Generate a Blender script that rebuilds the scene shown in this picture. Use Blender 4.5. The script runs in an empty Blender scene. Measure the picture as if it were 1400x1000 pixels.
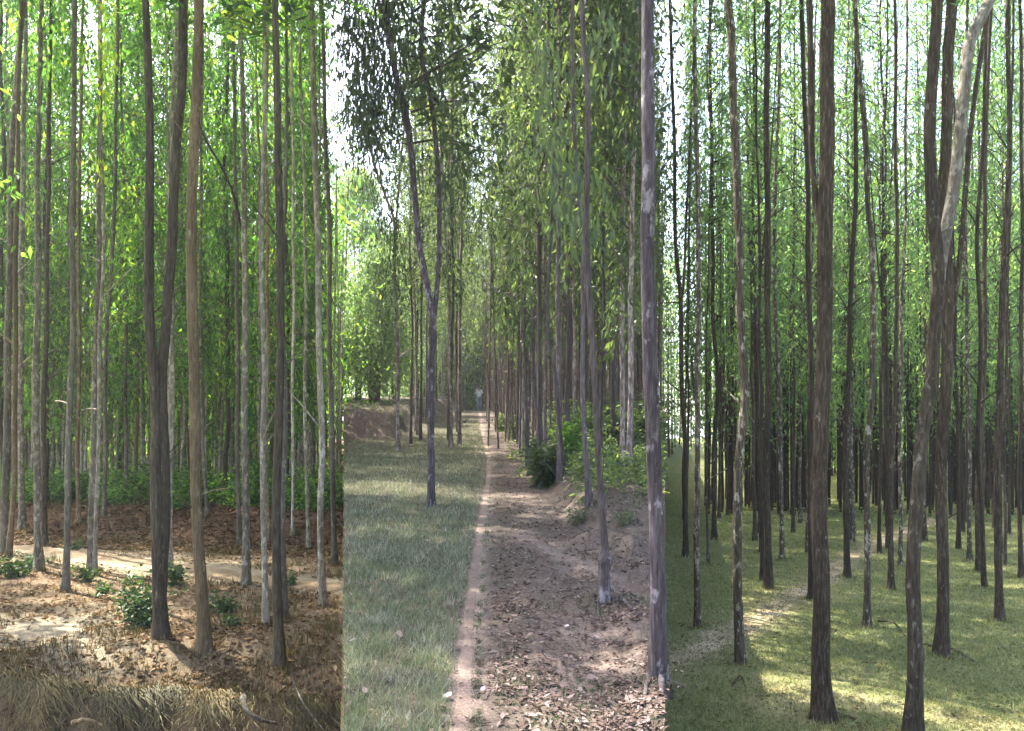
import bpy, math, random
import numpy as np
R_ = random.Random(7)
rng = np.random.default_rng(11)
S = bpy.context.scene
C = S.collection
rad = math.radians

# ------------------------------------------------------------------ camera, sky, sun, exposure
F = 1100.0          # focal length in pixels of the 1400 px wide photograph
HY = 600.0          # level line of the photograph
cam = bpy.data.cameras.new("camera")
cam.sensor_width = 36.0
cam.lens = 36.0 * F / 1400.0
cam.shift_y = (HY - 500.0) / 1400.0
cam.clip_start = 0.05
cam.clip_end = 2000.0
camo = bpy.data.objects.new("camera", cam)
camo.location = (0, 0, 0)
camo.rotation_euler = (rad(90), 0, 0)
C.objects.link(camo)
S.camera = camo

SUN = np.array([-0.58, 0.46, 1.28])
SUN = SUN / np.linalg.norm(SUN)
sun_el = math.asin(SUN[2])
sun_az = math.atan2(SUN[0], SUN[1])     # clockwise from +Y
world = bpy.data.worlds.new("World")
S.world = world
world.use_nodes = True
wn = world.node_tree
sky = wn.nodes.new("ShaderNodeTexSky")
sky.sky_type = 'NISHITA'
sky.sun_disc = False
sky.sun_elevation = sun_el
sky.sun_rotation = sun_az
sky.air_density = 1.0
sky.dust_density = 4.5
sky.ozone_density = 0.6
wn.links.new(sky.outputs[0], wn.nodes["Background"].inputs[0])
wn.nodes["Background"].inputs[1].default_value = 0.15
sl = bpy.data.lights.new("sun", 'SUN')
sl.energy = 5.0
sl.angle = rad(0.6)
sl.color = (1.0, 0.93, 0.80)
so = bpy.data.objects.new("sun", sl)
from mathutils import Vector
so.rotation_euler = Vector(SUN).to_track_quat('Z', 'Y').to_euler()
so.location = (-30, 20, 40)
C.objects.link(so)
S.view_settings.view_transform = 'Standard'
S.view_settings.look = 'None'
S.view_settings.gamma = 1.0
S.view_settings.use_curve_mapping = False
S.view_settings.exposure = 2.6
S.cycles.max_bounces = 10
S.cycles.diffuse_bounces = 7
S.cycles.glossy_bounces = 2
S.cycles.transmission_bounces = 7
S.cycles.volume_bounces = 0
S.cycles.use_denoising = True

# ------------------------------------------------------------------ small maths
def sst(a, b, x):
    t = np.clip((np.asarray(x, float) - a) / (b - a), 0, 1)
    return t * t * (3 - 2 * t)

_nr = np.random.default_rng(5)
_W = [(_nr.normal(size=2), _nr.uniform(0, 6.28)) for _ in range(28)]
def noise(x, y, s=1.0, octs=3, off=0):
    """smooth pseudo noise, about -1..1"""
    r = 0.0
    amp = 1.0
    tot = 0.0
    for o in range(octs):
        k = 1.7 * (2.1 ** o) / s
        v = 0.0
        for j in range(5):
            w, p = _W[(o * 5 + j + off) % 28]
            v = v + np.sin(k * (w[0] * x + w[1] * y) + p + off)
        r = r + amp * v / 2.6
        tot += amp
        amp *= 0.55
    return r / tot

# ------------------------------------------------------------------ the lie of the land
def foot(x):
    return 17.9 + np.clip(-3.5 - x, -3, 14) * 0.28
def ledge(x):
    return 9.15 + 0.24 * noise(x, 0 * x, 0.55, 3, 3) + 0.25 * sst(-5.2, -6.6, x)
def zL(x, y):
    z = -2.6 + 0.05 * noise(x, y, 1.6, 4)
    f = foot(x) + 0.35 * noise(x, y, 1.2, 2, 4)
    z = z + 0.72 * sst(f, f + 2.3, y) * (1 + 0.15 * noise(x, y, 0.7, 2, 8))
    z = z + 0.012 * noise(x, y, 0.15, 2, 6)
    l = ledge(x)
    face = sst(l, l - 0.55, y)
    z = z - 2.1 * face + face * (1 - face) * 2.2 * noise(x, y * 2.0, 0.28, 3, 2)
    z = z - 0.35 * sst(l + 1.4, l, y) * sst(-6.4, -4.6, x)
    z = z + 0.06 * np.clip(y - 46, 0, 60)
    return z
def zM(x, y):
    z = -1.6 + 0.0545 * np.minimum(y, 62) + 0.42 * sst(25, 58, y)
    z = z + 0.012 * noise(x, y, 0.5, 3) + 0.006 * noise(x, y, 0.1, 2, 3) + sst(.12, .4, x - path_mid(y)) * (.022 * noise(x, y, .16, 3, 6) + .05 * sst(.3, .9, x) * noise(x, y, .35, 2, 1))
    z = z + 0.32 * sst(0.62, 1.05, x + 0.10 * noise(x, y, 0.5, 2, 3)) * sst(7.9, 9.0, y + 0.15 * noise(x, y, 0.4, 2, 5))
    z = z + 0.95 * sst(28.5, 30.5, y + 0.4 * noise(x, y, 1.5, 2, 7)) * sst(-3.7, -4.9, x + .5 * noise(x, y, .8, 2, 2)) * (1 + .18 * noise(x, y, .5, 3, 4))
    z = z + 0.10 * sst(0.66, 0.90, x) * sst(4.2, 4.9, y) * sst(6.6, 5.4, y)
    # worn hollow of the foot path
    px = path_mid(y)
    z = z - 0.02 * np.exp(-((x - px) / 0.12) ** 2)
    return z
def zR(x, y):
    z = -3.0 + 0.045 * noise(x, y, 1.8, 3, 9) + 0.010 * noise(x, y, 0.2, 2, 4)
    z = z + 0.05 * np.clip(y - 37, 0, 60)
    return z
PM = np.array([(-.243, 2.0), (-.244, 3.83), (-.30, 5.5), (-.37, 8.8), (-.465, 16), (-.66, 22), (-1.3, 35), (-2.45, 60), (-3.0, 70)])
def path_mid(y):
    return np.interp(y, PM[:, 1], PM[:, 0])
ZF = {'L': zL, 'M': zM, 'R': zR}
def G(zone, x, y):
    return float(ZF[zone](np.array([x], float), np.array([y], float))[0])
def hit(zone, px, py):
    """where the sight line through a photo pixel meets the ground of a zone"""
    ys = np.exp(np.linspace(math.log(2.2), math.log(90), 1500))
    xs = (px - 700) / F * ys
    zs = (HY - py) / F * ys
    g = ZF[zone](xs, ys)
    k = np.where(zs < g)[0]
    i = k[0] if len(k) else len(ys) - 1
    return float(xs[i]), float(ys[i]), float(g[i])

# ------------------------------------------------------------------ mesh helpers
def mesh_np(name, V, tris=None, quads=None, mats=(), tmat=None, qmat=None, tint=None, smooth=False):
    m = bpy.data.meshes.new(name)
    V = np.asarray(V, np.float32)
    nt = 0 if tris is None else len(tris)
    nq = 0 if quads is None else len(quads)
    m.vertices.add(len(V))
    m.vertices.foreach_set('co', V.ravel())
    li = []
    if nt: li.append(np.asarray(tris).ravel())
    if nq: li.append(np.asarray(quads).ravel())
    li = np.concatenate(li).astype(np.int32)
    m.loops.add(len(li))
    m.loops.foreach_set('vertex_index', li)
    m.polygons.add(nt + nq)
    st = np.concatenate([np.arange(nt) * 3, nt * 3 + np.arange(nq) * 4]).astype(np.int32)
    m.polygons.foreach_set('loop_start', st)
    for mt in mats: m.materials.append(mt)
    mi = np.zeros(nt + nq, np.int32)
    if tmat is not None: mi[:nt] = tmat
    if qmat is not None: mi[nt:] = qmat
    m.polygons.foreach_set('material_index', mi)
    if smooth:
        m.polygons.foreach_set('use_smooth', np.ones(nt + nq, bool))
    if tint is not None:
        a = m.attributes.new('tint', 'FLOAT', 'POINT')
        a.data.foreach_set('value', np.asarray(tint, np.float32))
    m.update(calc_edges=True)
    return m

def link(name, mesh, parent=None, loc=None, **kw):
    o = bpy.data.objects.new(name, mesh)
    C.objects.link(o)
    if parent is not None: o.parent = parent
    if loc is not None: o.location = loc
    for k, v in kw.items(): o[k] = v
    return o

def tube(P, Rr, n=8, rough=0.0, seed=0, cap=True, flare=0):
    """rings along P (k,3) with radii Rr (k,)"""
    P = np.asarray(P, float); Rr = np.asarray(Rr, float)
    k = len(P)
    T = np.gradient(P, axis=0)
    T /= np.linalg.norm(T, axis=1)[:, None] + 1e-9
    ref = np.array([0, 1.0, 0]) if abs(T[0, 1]) < 0.9 else np.array([1.0, 0, 0])
    A = np.cross(T, ref); A /= np.linalg.norm(A, axis=1)[:, None] + 1e-9
    B = np.cross(T, A)
    th = np.linspace(0, 2 * math.pi, n, endpoint=False)
    rr = np.repeat(Rr[:, None], n, 1)
    if rough:
        r2 = np.random.default_rng(seed)
        base = r2.normal(size=n) * 0.6
        walk = np.cumsum(r2.normal(size=(k, n)) * 0.25, axis=0)
        walk = walk - walk.mean(1, keepdims=True)
        walk = np.tanh(walk * 0.5)
        rr = rr * (1 + rough * (base[None] * 0.6 + walk) + rough * 0.6 * r2.normal(size=(k, n)))
    if flare:
        lob = 1 + 0.45 * np.maximum(0, np.sin(th * 3 + seed))[None] + 0.25 * np.maximum(0, np.sin(th * 5 + seed * 2))[None]
        h = np.linalg.norm(P - P[0], axis=1)
        f = np.exp(-h / flare)[:, None]
        rr = rr * (1 + f * (0.42 + 0.9 * (lob - 1)) * 1.5)
    V = P[:, None] + rr[..., None] * (np.cos(th)[None, :, None] * A[:, None] + np.sin(th)[None, :, None] * B[:, None])
    V = V.reshape(-1, 3)
    i = np.arange(k - 1)[:, None] * n
    j = np.arange(n)[None]
    j2 = (j + 1) % n
    Q = np.stack([i + j, i + j2, i + n + j2, i + n + j], -1).reshape(-1, 4)
    return V, Q

def spline(P, step):
    """Catmull-Rom through P (k, d) sampled about every step"""
    P = np.asarray(P, float)
    Q = np.vstack([2 * P[0] - P[1], P, 2 * P[-1] - P[-2]])
    out = []
    for i in range(1, len(Q) - 2):
        n = max(2, int(np.linalg.norm(Q[i + 1][:3] - Q[i][:3]) / step))
        t = np.linspace(0, 1, n, endpoint=False)[:, None]
        a, b, c, d = Q[i - 1], Q[i], Q[i + 1], Q[i + 2]
        out.append(0.5 * (2 * b + (c - a) * t + (2 * a - 5 * b + 4 * c - d) * t ** 2 + (3 * b - a - 3 * c + d) * t ** 3))
    out.append(P[-1:])
    return np.vstack(out)

def leaves(Pts, L, W, droop=0.8, spread=0.7, tint=None, r=None, fold=0.25):
    """a folded diamond leaf (2 triangles) at each point"""
    r = r or rng
    n = len(Pts)
    az = r.uniform(0, 6.283, n)
    D = np.stack([np.cos(az) * spread * r.uniform(.2, 1, n), np.sin(az) * spread * r.uniform(.2, 1, n), -droop * r.uniform(.3, 1.1, n) + 0.25 * r.normal(size=n)], 1)
    D /= np.linalg.norm(D, axis=1)[:, None]
    U = r.normal(size=(n, 3))
    Sd = np.cross(D, U); Sd /= np.linalg.norm(Sd, axis=1)[:, None] + 1e-9
    N = np.cross(D, Sd)
    ln = (L * r.uniform(.65, 1.25, n))[:, None]
    wd = (W * r.uniform(.7, 1.2, n))[:, None]
    a = Pts
    tip = Pts + D * ln
    mid = Pts + D * ln * 0.42
    l = mid + Sd * wd * 0.5 + N * wd * fold
    q = mid - Sd * wd * 0.5 + N * wd * fold
    V = np.stack([a, l, tip, q], 1).reshape(-1, 3)
    b = np.arange(n)[:, None] * 4
    T = np.concatenate([b + [[0, 1, 2]], b + [[0, 2, 3]]], 0)
    t = np.repeat(r.uniform(0, 1, n) if tint is None else tint, 4)
    return V, T, t

# ------------------------------------------------------------------ materials
def newmat(name):
    m = bpy.data.materials.new(name)
    m.use_nodes = True
    nt = m.node_tree
    nt.nodes.clear()
    out = nt.nodes.new("ShaderNodeOutputMaterial")
    return m, nt, out
def N(nt, t, **kw):
    n = nt.nodes.new(t)
    for k, v in kw.items(): setattr(n, k, v)
    return n
def ramp(nt, stops):
    r = N(nt, "ShaderNodeValToRGB")
    e = r.color_ramp.elements
    while len(e) > 1: e.remove(e[-1])
    e[0].position = stops[0][0]; e[0].color = (*stops[0][1], 1)
    for p, c in stops[1:]:
        x = e.new(p); x.color = (*c, 1)
    return r

def leafmat(name, stops, trans=1.0, tmix=0.5, warm=(1.25, 1.15, 0.45), gloss=0.03):
    m, nt, out = newmat(name)
    at = N(nt, "ShaderNodeAttribute", attribute_name='tint')
    oi = N(nt, "ShaderNodeObjectInfo")
    ad = N(nt, "ShaderNodeMath", operation='MULTIPLY_ADD'); ad.inputs[1].default_value = 0.22; 
    nt.links.new(oi.outputs['Random'], ad.inputs[0])
    sc = N(nt, "ShaderNodeMath", operation='MULTIPLY'); sc.inputs[1].default_value = 0.80
    nt.links.new(at.outputs['Fac'], sc.inputs[0])
    nt.links.new(sc.outputs[0], ad.inputs[2])
    rp = ramp(nt, stops)
    nt.links.new(ad.outputs[0], rp.inputs[0])
    df = N(nt, "ShaderNodeBsdfDiffuse")
    tr = N(nt, "ShaderNodeBsdfTranslucent")
    gl = N(nt, "ShaderNodeBsdfGlossy"); gl.inputs['Roughness'].default_value = 0.45
    gl.inputs['Color'].default_value = (.8, .85, .8, 1)
    mc = N(nt, "ShaderNodeMix", data_type='RGBA', blend_type='MULTIPLY')
    mc.inputs[0].default_value = 1
    nt.links.new(rp.outputs[0], mc.inputs[6]); mc.inputs[7].default_value = (*[w * trans for w in warm], 1)
    nt.links.new(rp.outputs[0], df.inputs[0]); nt.links.new(mc.outputs[2], tr.inputs[0])
    mx = N(nt, "ShaderNodeMixShader"); mx.inputs[0].default_value = tmix
    nt.links.new(df.outputs[0], mx.inputs[1]); nt.links.new(tr.outputs[0], mx.inputs[2])
    m2 = N(nt, "ShaderNodeMixShader")
    m2.inputs[0].default_value = gloss; nt.links.new(mx.outputs[0], m2.inputs[1]); nt.links.new(gl.outputs[0], m2.inputs[2])
    nt.links.new(m2.outputs[0], out.inputs[0])
    return m

def barkmat(name, dark, mid, pale, patch=0.45, zs=4.0, xs=34.0, moss=None):
    m, nt, out = newmat(name)
    tc = N(nt, "ShaderNodeTexCoord")
    oi = N(nt, "ShaderNodeObjectInfo")
    mp = N(nt, "ShaderNodeMapping"); mp.inputs['Scale'].default_value = (xs, xs, zs)
    nt.links.new(tc.outputs['Object'], mp.inputs[0])
    loc = N(nt, "ShaderNodeCombineXYZ")
    k = N(nt, "ShaderNodeMath", operation='MULTIPLY'); k.inputs[1].default_value = 90
    nt.links.new(oi.outputs['Random'], k.inputs[0]); nt.links.new(k.outputs[0], loc.inputs[0]); nt.links.new(k.outputs[0], loc.inputs[2])
    nt.links.new(loc.outputs[0], mp.inputs['Location'])
    n1 = N(nt, "ShaderNodeTexNoise"); n1.inputs['Scale'].default_value = 1.4; n1.inputs['Detail'].default_value = 6; n1.inputs['Roughness'].default_value = 0.7
    nt.links.new(mp.outputs[0], n1.inputs[0])
    rp = ramp(nt, [(0.32, dark), (0.52, mid), (0.72, tuple(0.5 * (a + b) for a, b in zip(mid, pale)))])
    nt.links.new(n1.outputs[0], rp.inputs[0])
    # pale lichen and peeled patches
    mp2 = N(nt, "ShaderNodeMapping"); mp2.inputs['Scale'].default_value = (9, 9, 4.5)
    nt.links.new(tc.outputs['Object'], mp2.inputs[0]); nt.links.new(loc.outputs[0], mp2.inputs['Location'])
    n2 = N(nt, "ShaderNodeTexNoise"); n2.inputs['Scale'].default_value = 1.6; n2.inputs['Detail'].default_value = 5; n2.inputs['Roughness'].default_value = 0.62
    nt.links.new(mp2.outputs[0], n2.inputs[0])
    rv = N(nt, "ShaderNodeMath", operation='MULTIPLY_ADD'); rv.inputs[1].default_value = 0.12; rv.inputs[2].default_value = -0.06
    nt.links.new(oi.outputs['Random'], rv.inputs[0])
    a2 = N(nt, "ShaderNodeMath", operation='ADD'); nt.links.new(n2.outputs[0], a2.inputs[0]); nt.links.new(rv.outputs[0], a2.inputs[1])
    c2 = ramp(nt, [(1 - patch - 0.03, (0, 0, 0)), (1 - patch + 0.05, (1, 1, 1))])
    nt.links.new(a2.outputs[0], c2.inputs[0])
    mc = N(nt, "ShaderNodeMix", data_type='RGBA')
    nt.links.new(c2.outputs[0], mc.inputs[0]); nt.links.new(rp.outputs[0], mc.inputs[6]); mc.inputs[7].default_value = (*pale, 1)
    # slow change of tone along the stem
    n3 = N(nt, "ShaderNodeTexNoise"); n3.inputs['Scale'].default_value = 0.7; n3.inputs['Detail'].default_value = 2
    mp3 = N(nt, "ShaderNodeMapping"); nt.links.new(tc.outputs['Object'], mp3.inputs[0]); nt.links.new(loc.outputs[0], mp3.inputs['Location'])
    nt.links.new(mp3.outputs[0], n3.inputs[0])
    v3 = N(nt, "ShaderNodeMapRange"); v3.inputs[1].default_value = 0.3; v3.inputs[2].default_value = 0.7; v3.inputs[3].default_value = 0.65; v3.inputs[4].default_value = 1.3
    nt.links.new(n3.outputs[0], v3.inputs[0])
    v4 = N(nt, "ShaderNodeMapRange"); v4.inputs[3].default_value = 0.7; v4.inputs[4].default_value = 1.3
    nt.links.new(oi.outputs['Random'], v4.inputs[0])
    vm = N(nt, "ShaderNodeMath", operation='MULTIPLY'); nt.links.new(v3.outputs[0], vm.inputs[0]); nt.links.new(v4.outputs[0], vm.inputs[1])
    hs = N(nt, "ShaderNodeHueSaturation"); nt.links.new(vm.outputs[0], hs.inputs['Value']); nt.links.new(mc.outputs[2], hs.inputs['Color'])
    bs = N(nt, "ShaderNodeBsdfPrincipled"); bs.inputs['Roughness'].default_value = 0.9
    bs.inputs['Specular IOR Level'].default_value = 0.2
    nt.links.new(hs.outputs[0], bs.inputs['Base Color'])
    bp = N(nt, "ShaderNodeBump"); bp.inputs['Strength'].default_value = 1.0; bp.inputs['Distance'].default_value = 0.035
    nt.links.new(n1.outputs[0], bp.inputs['Height']); nt.links.new(bp.outputs[0], bs.inputs['Normal'])
    nt.links.new(bs.outputs[0], out.inputs[0])
    return m

def groundmat(name, c0, c1, c2, scale=6.0, bump=0.4):
    """c0 where attr=0, c1 at 0.5, c2 at 1, broken up by noise"""
    m, nt, out = newmat(name)
    at = N(nt, "ShaderNodeAttribute", attribute_name='tint')
    tc = N(nt, "ShaderNodeTexCoord")
    n1 = N(nt, "ShaderNodeTexNoise"); n1.inputs['Scale'].default_value = scale; n1.inputs['Detail'].default_value = 8; n1.inputs['Roughness'].default_value = 0.68
    nt.links.new(tc.outputs['Object'], n1.inputs[0])
    n2 = N(nt, "ShaderNodeTexNoise"); n2.inputs['Scale'].default_value = scale * 9; n2.inputs['Detail'].default_value = 5
    nt.links.new(tc.outputs['Object'], n2.inputs[0])
    a = N(nt, "ShaderNodeMath", operation='MULTIPLY_ADD'); a.inputs[1].default_value = 0.8; a.inputs[2].default_value = -0.40
    nt.links.new(n1.outputs[0], a.inputs[0])
    b = N(nt, "ShaderNodeMath", operation='ADD'); nt.links.new(a.outputs[0], b.inputs[0]); nt.links.new(at.outputs['Fac'], b.inputs[1])
    rp = ramp(nt, [(0.12, c0), (0.5, c1), (0.88, c2)])
    nt.links.new(b.outputs[0], rp.inputs[0])
    v = N(nt, "ShaderNodeMapRange"); v.inputs[1].default_value = 0.3; v.inputs[2].default_value = 0.7; v.inputs[3].default_value = 0.6; v.inputs[4].default_value = 1.35
    nt.links.new(n2.outputs[0], v.inputs[0])
    hs = N(nt, "ShaderNodeHueSaturation"); nt.links.new(v.outputs[0], hs.inputs['Value']); nt.links.new(rp.outputs[0], hs.inputs['Color'])
    bs = N(nt, "ShaderNodeBsdfPrincipled"); bs.inputs['Roughness'].default_value = 0.95; bs.inputs['Specular IOR Level'].default_value = 0.1
    nt.links.new(hs.outputs[0], bs.inputs['Base Color'])
    bp = N(nt, "ShaderNodeBump"); bp.inputs['Strength'].default_value = bump; bp.inputs['Distance'].default_value = 0.03
    nt.links.new(n2.outputs[0], bp.inputs['Height']); nt.links.new(bp.outputs[0], bs.inputs['Normal'])
    nt.links.new(bs.outputs[0], out.inputs[0])
    return m

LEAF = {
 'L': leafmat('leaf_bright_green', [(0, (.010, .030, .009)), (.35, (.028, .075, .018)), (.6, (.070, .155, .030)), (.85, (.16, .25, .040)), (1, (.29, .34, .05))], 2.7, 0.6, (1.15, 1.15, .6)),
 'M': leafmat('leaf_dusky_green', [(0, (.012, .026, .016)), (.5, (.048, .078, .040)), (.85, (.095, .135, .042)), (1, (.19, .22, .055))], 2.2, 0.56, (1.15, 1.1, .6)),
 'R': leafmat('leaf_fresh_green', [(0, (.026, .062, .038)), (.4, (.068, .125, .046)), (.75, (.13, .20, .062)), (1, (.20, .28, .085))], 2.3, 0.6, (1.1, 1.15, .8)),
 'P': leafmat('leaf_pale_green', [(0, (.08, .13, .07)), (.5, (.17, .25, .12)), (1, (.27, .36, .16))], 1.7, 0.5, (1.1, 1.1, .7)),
}
BARK = {
 'L': barkmat('bark_grey_brown', (.036, .030, .022), (.155, .135, .102), (.32, .29, .23), .44),
 'Ld': barkmat('bark_dark_fissured', (.018, .014, .009), (.062, .049, .034), (.20, .175, .13), .34),
 'Lt': barkmat('bark_tan', (.06, .040, .022), (.165, .118, .068), (.29, .235, .155), .40),
 'Lp': barkmat('bark_pale', (.08, .066, .045), (.24, .21, .16), (.42, .38, .31), .46),
 'M': barkmat('bark_violet_grey', (.034, .026, .028), (.105, .083, .086), (.25, .22, .235), .36),
 'Md': barkmat('bark_dark_violet', (.020, .016, .020), (.066, .052, .062), (.24, .215, .25), .37),
 'Mt': barkmat('bark_warm_grey', (.050, .036, .032), (.170, .130, .125), (.36, .30, .29), .44),
 'R': barkmat('bark_dark_brown', (.016, .011, .007), (.050, .036, .024), (.24, .21, .17), .31),
 'Rm': barkmat('bark_mottled', (.020, .015, .010), (.066, .050, .035), (.30, .27, .22), .40),
 'Rq': barkmat('bark_peeling', (.022, .016, .010), (.080, .062, .044), (.25, .225, .185), .44),
 'Rp': barkmat('bark_smooth_pale', (.07, .06, .045), (.17, .15, .12), (.30, .28, .24), .5),
}
SOIL_L = groundmat('soil_litter', (.095, .052, .032), (.120, .092, .060), (.215, .185, .135), 5)
SOIL_M = groundmat('soil_trodden', (.052, .046, .033), (.092, .072, .064), (.18, .138, .120), 6)
SOIL_R = groundmat('turf', (.11, .125, .05), (.22, .195, .11), (.36, .30, .20), 4)
PATH_L = groundmat('path_earth', (.15, .11, .07), (.19, .145, .095), (.27, .215, .155), 4, .3)
PATH_M = groundmat('path_pink_earth', (.11, .082, .070), (.172, .130, .113), (.22, .172, .150), 9, .7)
PATH_R = groundmat('path_pale_earth', (.13, .12, .06), (.26, .215, .135), (.40, .33, .23), 3, .3)
FACE = groundmat('cut_earth', (.045, .03, .018), (.12, .085, .05), (.22, .165, .10), 7, .8)
GRASS = {
 'L': leafmat('dry_grass', [(0, (.020, .026, .009)), (.5, (.100, .080, .030)), (.85, (.20, .145, .055)), (1, (.30, .22, .09))], 1.0, .35, (1.1, 1.05, .7)),
 'M': leafmat('dull_grass', [(0, (.038, .062, .028)), (.45, (.13, .160, .088)), (.8, (.24, .25, .18)), (1, (.40, .38, .33))], 1.0, .35, (1.05, 1.1, .8)),
 'R': leafmat('short_grass', [(0, (.060, .085, .025)), (.4, (.165, .20, .075)), (.75, (.27, .28, .13)), (1, (.42, .37, .23))], 1.2, .4, (1.1, 1.1, .6)),
}
LITTER = {
 'L': leafmat('fallen_leaf_brown', [(0, (.045, .028, .016)), (.5, (.125, .080, .046)), (1, (.29, .215, .145))], 1, .15, gloss=.0),
 'M': leafmat('fallen_leaf_grey', [(0, (.04, .028, .025)), (.5, (.115, .082, .072)), (.85, (.21, .16, .15)), (1, (.44, .38, .39))], 1, .1, (1, 1, 1), .0),
 'R': leafmat('fallen_leaf_straw', [(0, (.05, .045, .02)), (.6, (.17, .14, .07)), (1, (.34, .28, .17))], 1, .15, gloss=.0),
}

# ------------------------------------------------------------------ the ground
def sheet(name, zf, p0, p1, ncol, ys, mask, mat):
    pxs = np.linspace(p0, p1, ncol)
    K = (pxs - 700) / F
    Y, KK = np.meshgrid(ys, K, indexing='ij')
    X = KK * Y
    Z = zf(X, Y)
    V = np.stack([X, Y, Z], -1).reshape(-1, 3)
    r, c = Y.shape
    i = (np.arange(r - 1)[:, None] * c + np.arange(c - 1)[None]).ravel()
    Q = np.stack([i, i + 1, i + c + 1, i + c], 1)
    m = mesh_np(name, V, quads=Q, mats=[mat], tint=mask(X, Y).ravel(), smooth=True)
    return link(name, m, kind='structure')
def glog(a, b, n): return np.exp(np.linspace(math.log(a), math.log(b), n))

def pathL_mid(x): return 13.95 + (-2.9 - x) * 0.60
def maskL(x, y):
    d = np.abs(y - pathL_mid(x)) / 0.9
    p = np.exp(-d ** 2) * 0.45
    sand = 0.34 * sst(-4.3, -6.0, x + 0.12 * (y - 11) + .35 * noise(x, y, 1, 2)) * sst(9.0, 9.6, y) * sst(13.2, 11.4, y)
    bank = -0.32 * sst(foot(x), foot(x) + 1, y) + .06 - .06 * sst(ledge(x), ledge(x) - .2, y)
    return 0.36 + p + sand + bank + 0.10 * noise(x, y, 1.2, 3, 12)
def maskM(x, y):
    d = x - path_mid(y)
    g = sst(0.05, -0.18, d)
    side = np.exp(-((y - (9.3 - 1.35 * (x - 0.02) / .5)) / 0.45) ** 2) * sst(-0.15, 0.15, x) * sst(1.1, .8, x)
    bare = 0.30 * sst(.2, .8, noise(x, y, .8, 2, 14))
    return (0.45 + bare + 0.30 * side) * (1 - g) + g * 0.16 + 0.30 * np.exp(-(d / 0.16) ** 2) * (d < 0) + .42 * np.exp(-(d / 0.10) ** 2) * (d >= 0) - .16 * np.exp(-((d - .28) / .14) ** 2) + .30 * sst(-3.6, -4.1, x) * sst(27.8, 28.8, y) * sst(31, 30.2, y) - 0.18 * sst(.55, 1.2, x) * sst(8, 9, y) * .5
PR = np.array([(0.6, 9.0), (2.05, 10.8), (4.17, 13.5), (6.15, 16.5), (8.8, 20.6), (11.4, 24.4), (13.9, 27.5), (18, 33)])
def pathR_d(x, y):
    return np.abs(y - np.interp(x, PR[:, 0], PR[:, 1])) * 0.62
def maskR(x, y):
    p = 0.42 * np.exp(-(pathR_d(x, y) / 0.5) ** 2)
    near = 0.30 * sst(11.5, 8.5, y) * sst(.0, .8, noise(x, y, 1.3, 2, 17) + .2)
    return 0.16 + p + near + 0.16 * noise(x, y, 1.5, 3, 15) - .05 * sst(38, 46, y)

sheet('ground', zL, -900, 470, 300, np.concatenate([np.linspace(1.5, 8.2, 8)[:-1], glog(8.2, 26, 250), glog(26.5, 130, 40)]), maskL, SOIL_L)
sheet('ground', zM, 470, 909, 170, np.concatenate([glog(1.2, 3.2, 10)[:-1], glog(3.2, 34, 300), glog(34.5, 130, 50)]), maskM, SOIL_M)
sheet('ground', zR, 909, 2300, 260, np.concatenate([np.linspace(1.5, 7, 8)[:-1], glog(7, 37, 220), glog(37.5, 130, 40)]), maskR, SOIL_R)
# wide far ground out to the skyline
m = mesh_np('terrain', [(-900, -40, -6.2), (900, -40, -6.2), (900, 1400, -6.2), (-900, 1400, -6.2)], quads=[(0, 1, 2, 3)], mats=[SOIL_R], tint=[.2] * 4)
link('terrain', m, kind='structure')
# earth faces of the causeway the middle path runs on
def bankface(px, zlow):
    ys = np.concatenate([glog(1.2, 34, 160), glog(35, 130, 40)])
    k = (px - 700) / F
    x = k * ys
    top = zM(x, ys)
    low = zlow(x, ys) - 0.12
    rows = []
    for t in np.linspace(0, 1, 7):
        off = (.10 + .16 * noise(ys, ys * 0 + t * 3.1, .5, 3, 4) + .05 * noise(ys, ys * 0 + t * 9, .12, 2, 4)) * math.sin(t * math.pi) * (1 if px < 700 else -1)
        rows.append(np.stack([x + off, ys, top * (1 - t) + low * t], 1))
    V = np.vstack(rows); c = len(ys)
    i = (np.arange(6)[:, None] * c + np.arange(c - 1)[None]).ravel()
    Q = np.stack([i, i + 1, i + c + 1, i + c], 1)
    m = mesh_np('embankment', V, quads=Q, mats=[FACE], tint=.5 + .4 * noise(V[:, 1], V[:, 2], .5, 3), smooth=True)
    link('embankment', m, kind='structure')
bankface(470, zL); bankface(909, zR)

# the three worn paths
def ribbon(name, pts, width, zf, mat, wob=.25, step=.12, lift=.012):
    P = spline([(a, b, 0) for a, b in pts], step)[:, :2]
    T = np.gradient(P, axis=0); T /= np.linalg.norm(T, axis=1)[:, None]
    Nn = np.stack([T[:, 1], -T[:, 0]], 1)
    s = np.cumsum(np.r_[0, np.linalg.norm(np.diff(P, axis=0), axis=1)])
    wl = width * (1 + wob * noise(s, 0 * s, .5, 4, 3)); wr = width * (1 + wob * noise(s, 0 * s + 9, .5, 4, 8))
    cols = []
    for t in np.linspace(-1, 1, 7):
        q = P + Nn * (t * np.where(t < 0, wl, wr) * .5)[:, None]
        z = zf(q[:, 0], q[:, 1]) + lift * (1 - t * t) ** .5 if abs(t) < 1 else zf(q[:, 0], q[:, 1]) - .01
        cols.append(np.stack([q[:, 0], q[:, 1], z], 1))
    V = np.stack(cols, 1).reshape(-1, 3)
    n = len(P)
    i = (np.arange(n - 1)[:, None] * 7 + np.arange(6)[None]).ravel()
    Q = np.stack([i, i + 1, i + 8, i + 7], 1)
    m = mesh_np(name, V, quads=Q, mats=[mat], tint=.5 + .35 * noise(V[:, 0], V[:, 1], .5, 3, 5), smooth=True)
    link(name, m, kind='structure')
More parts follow.
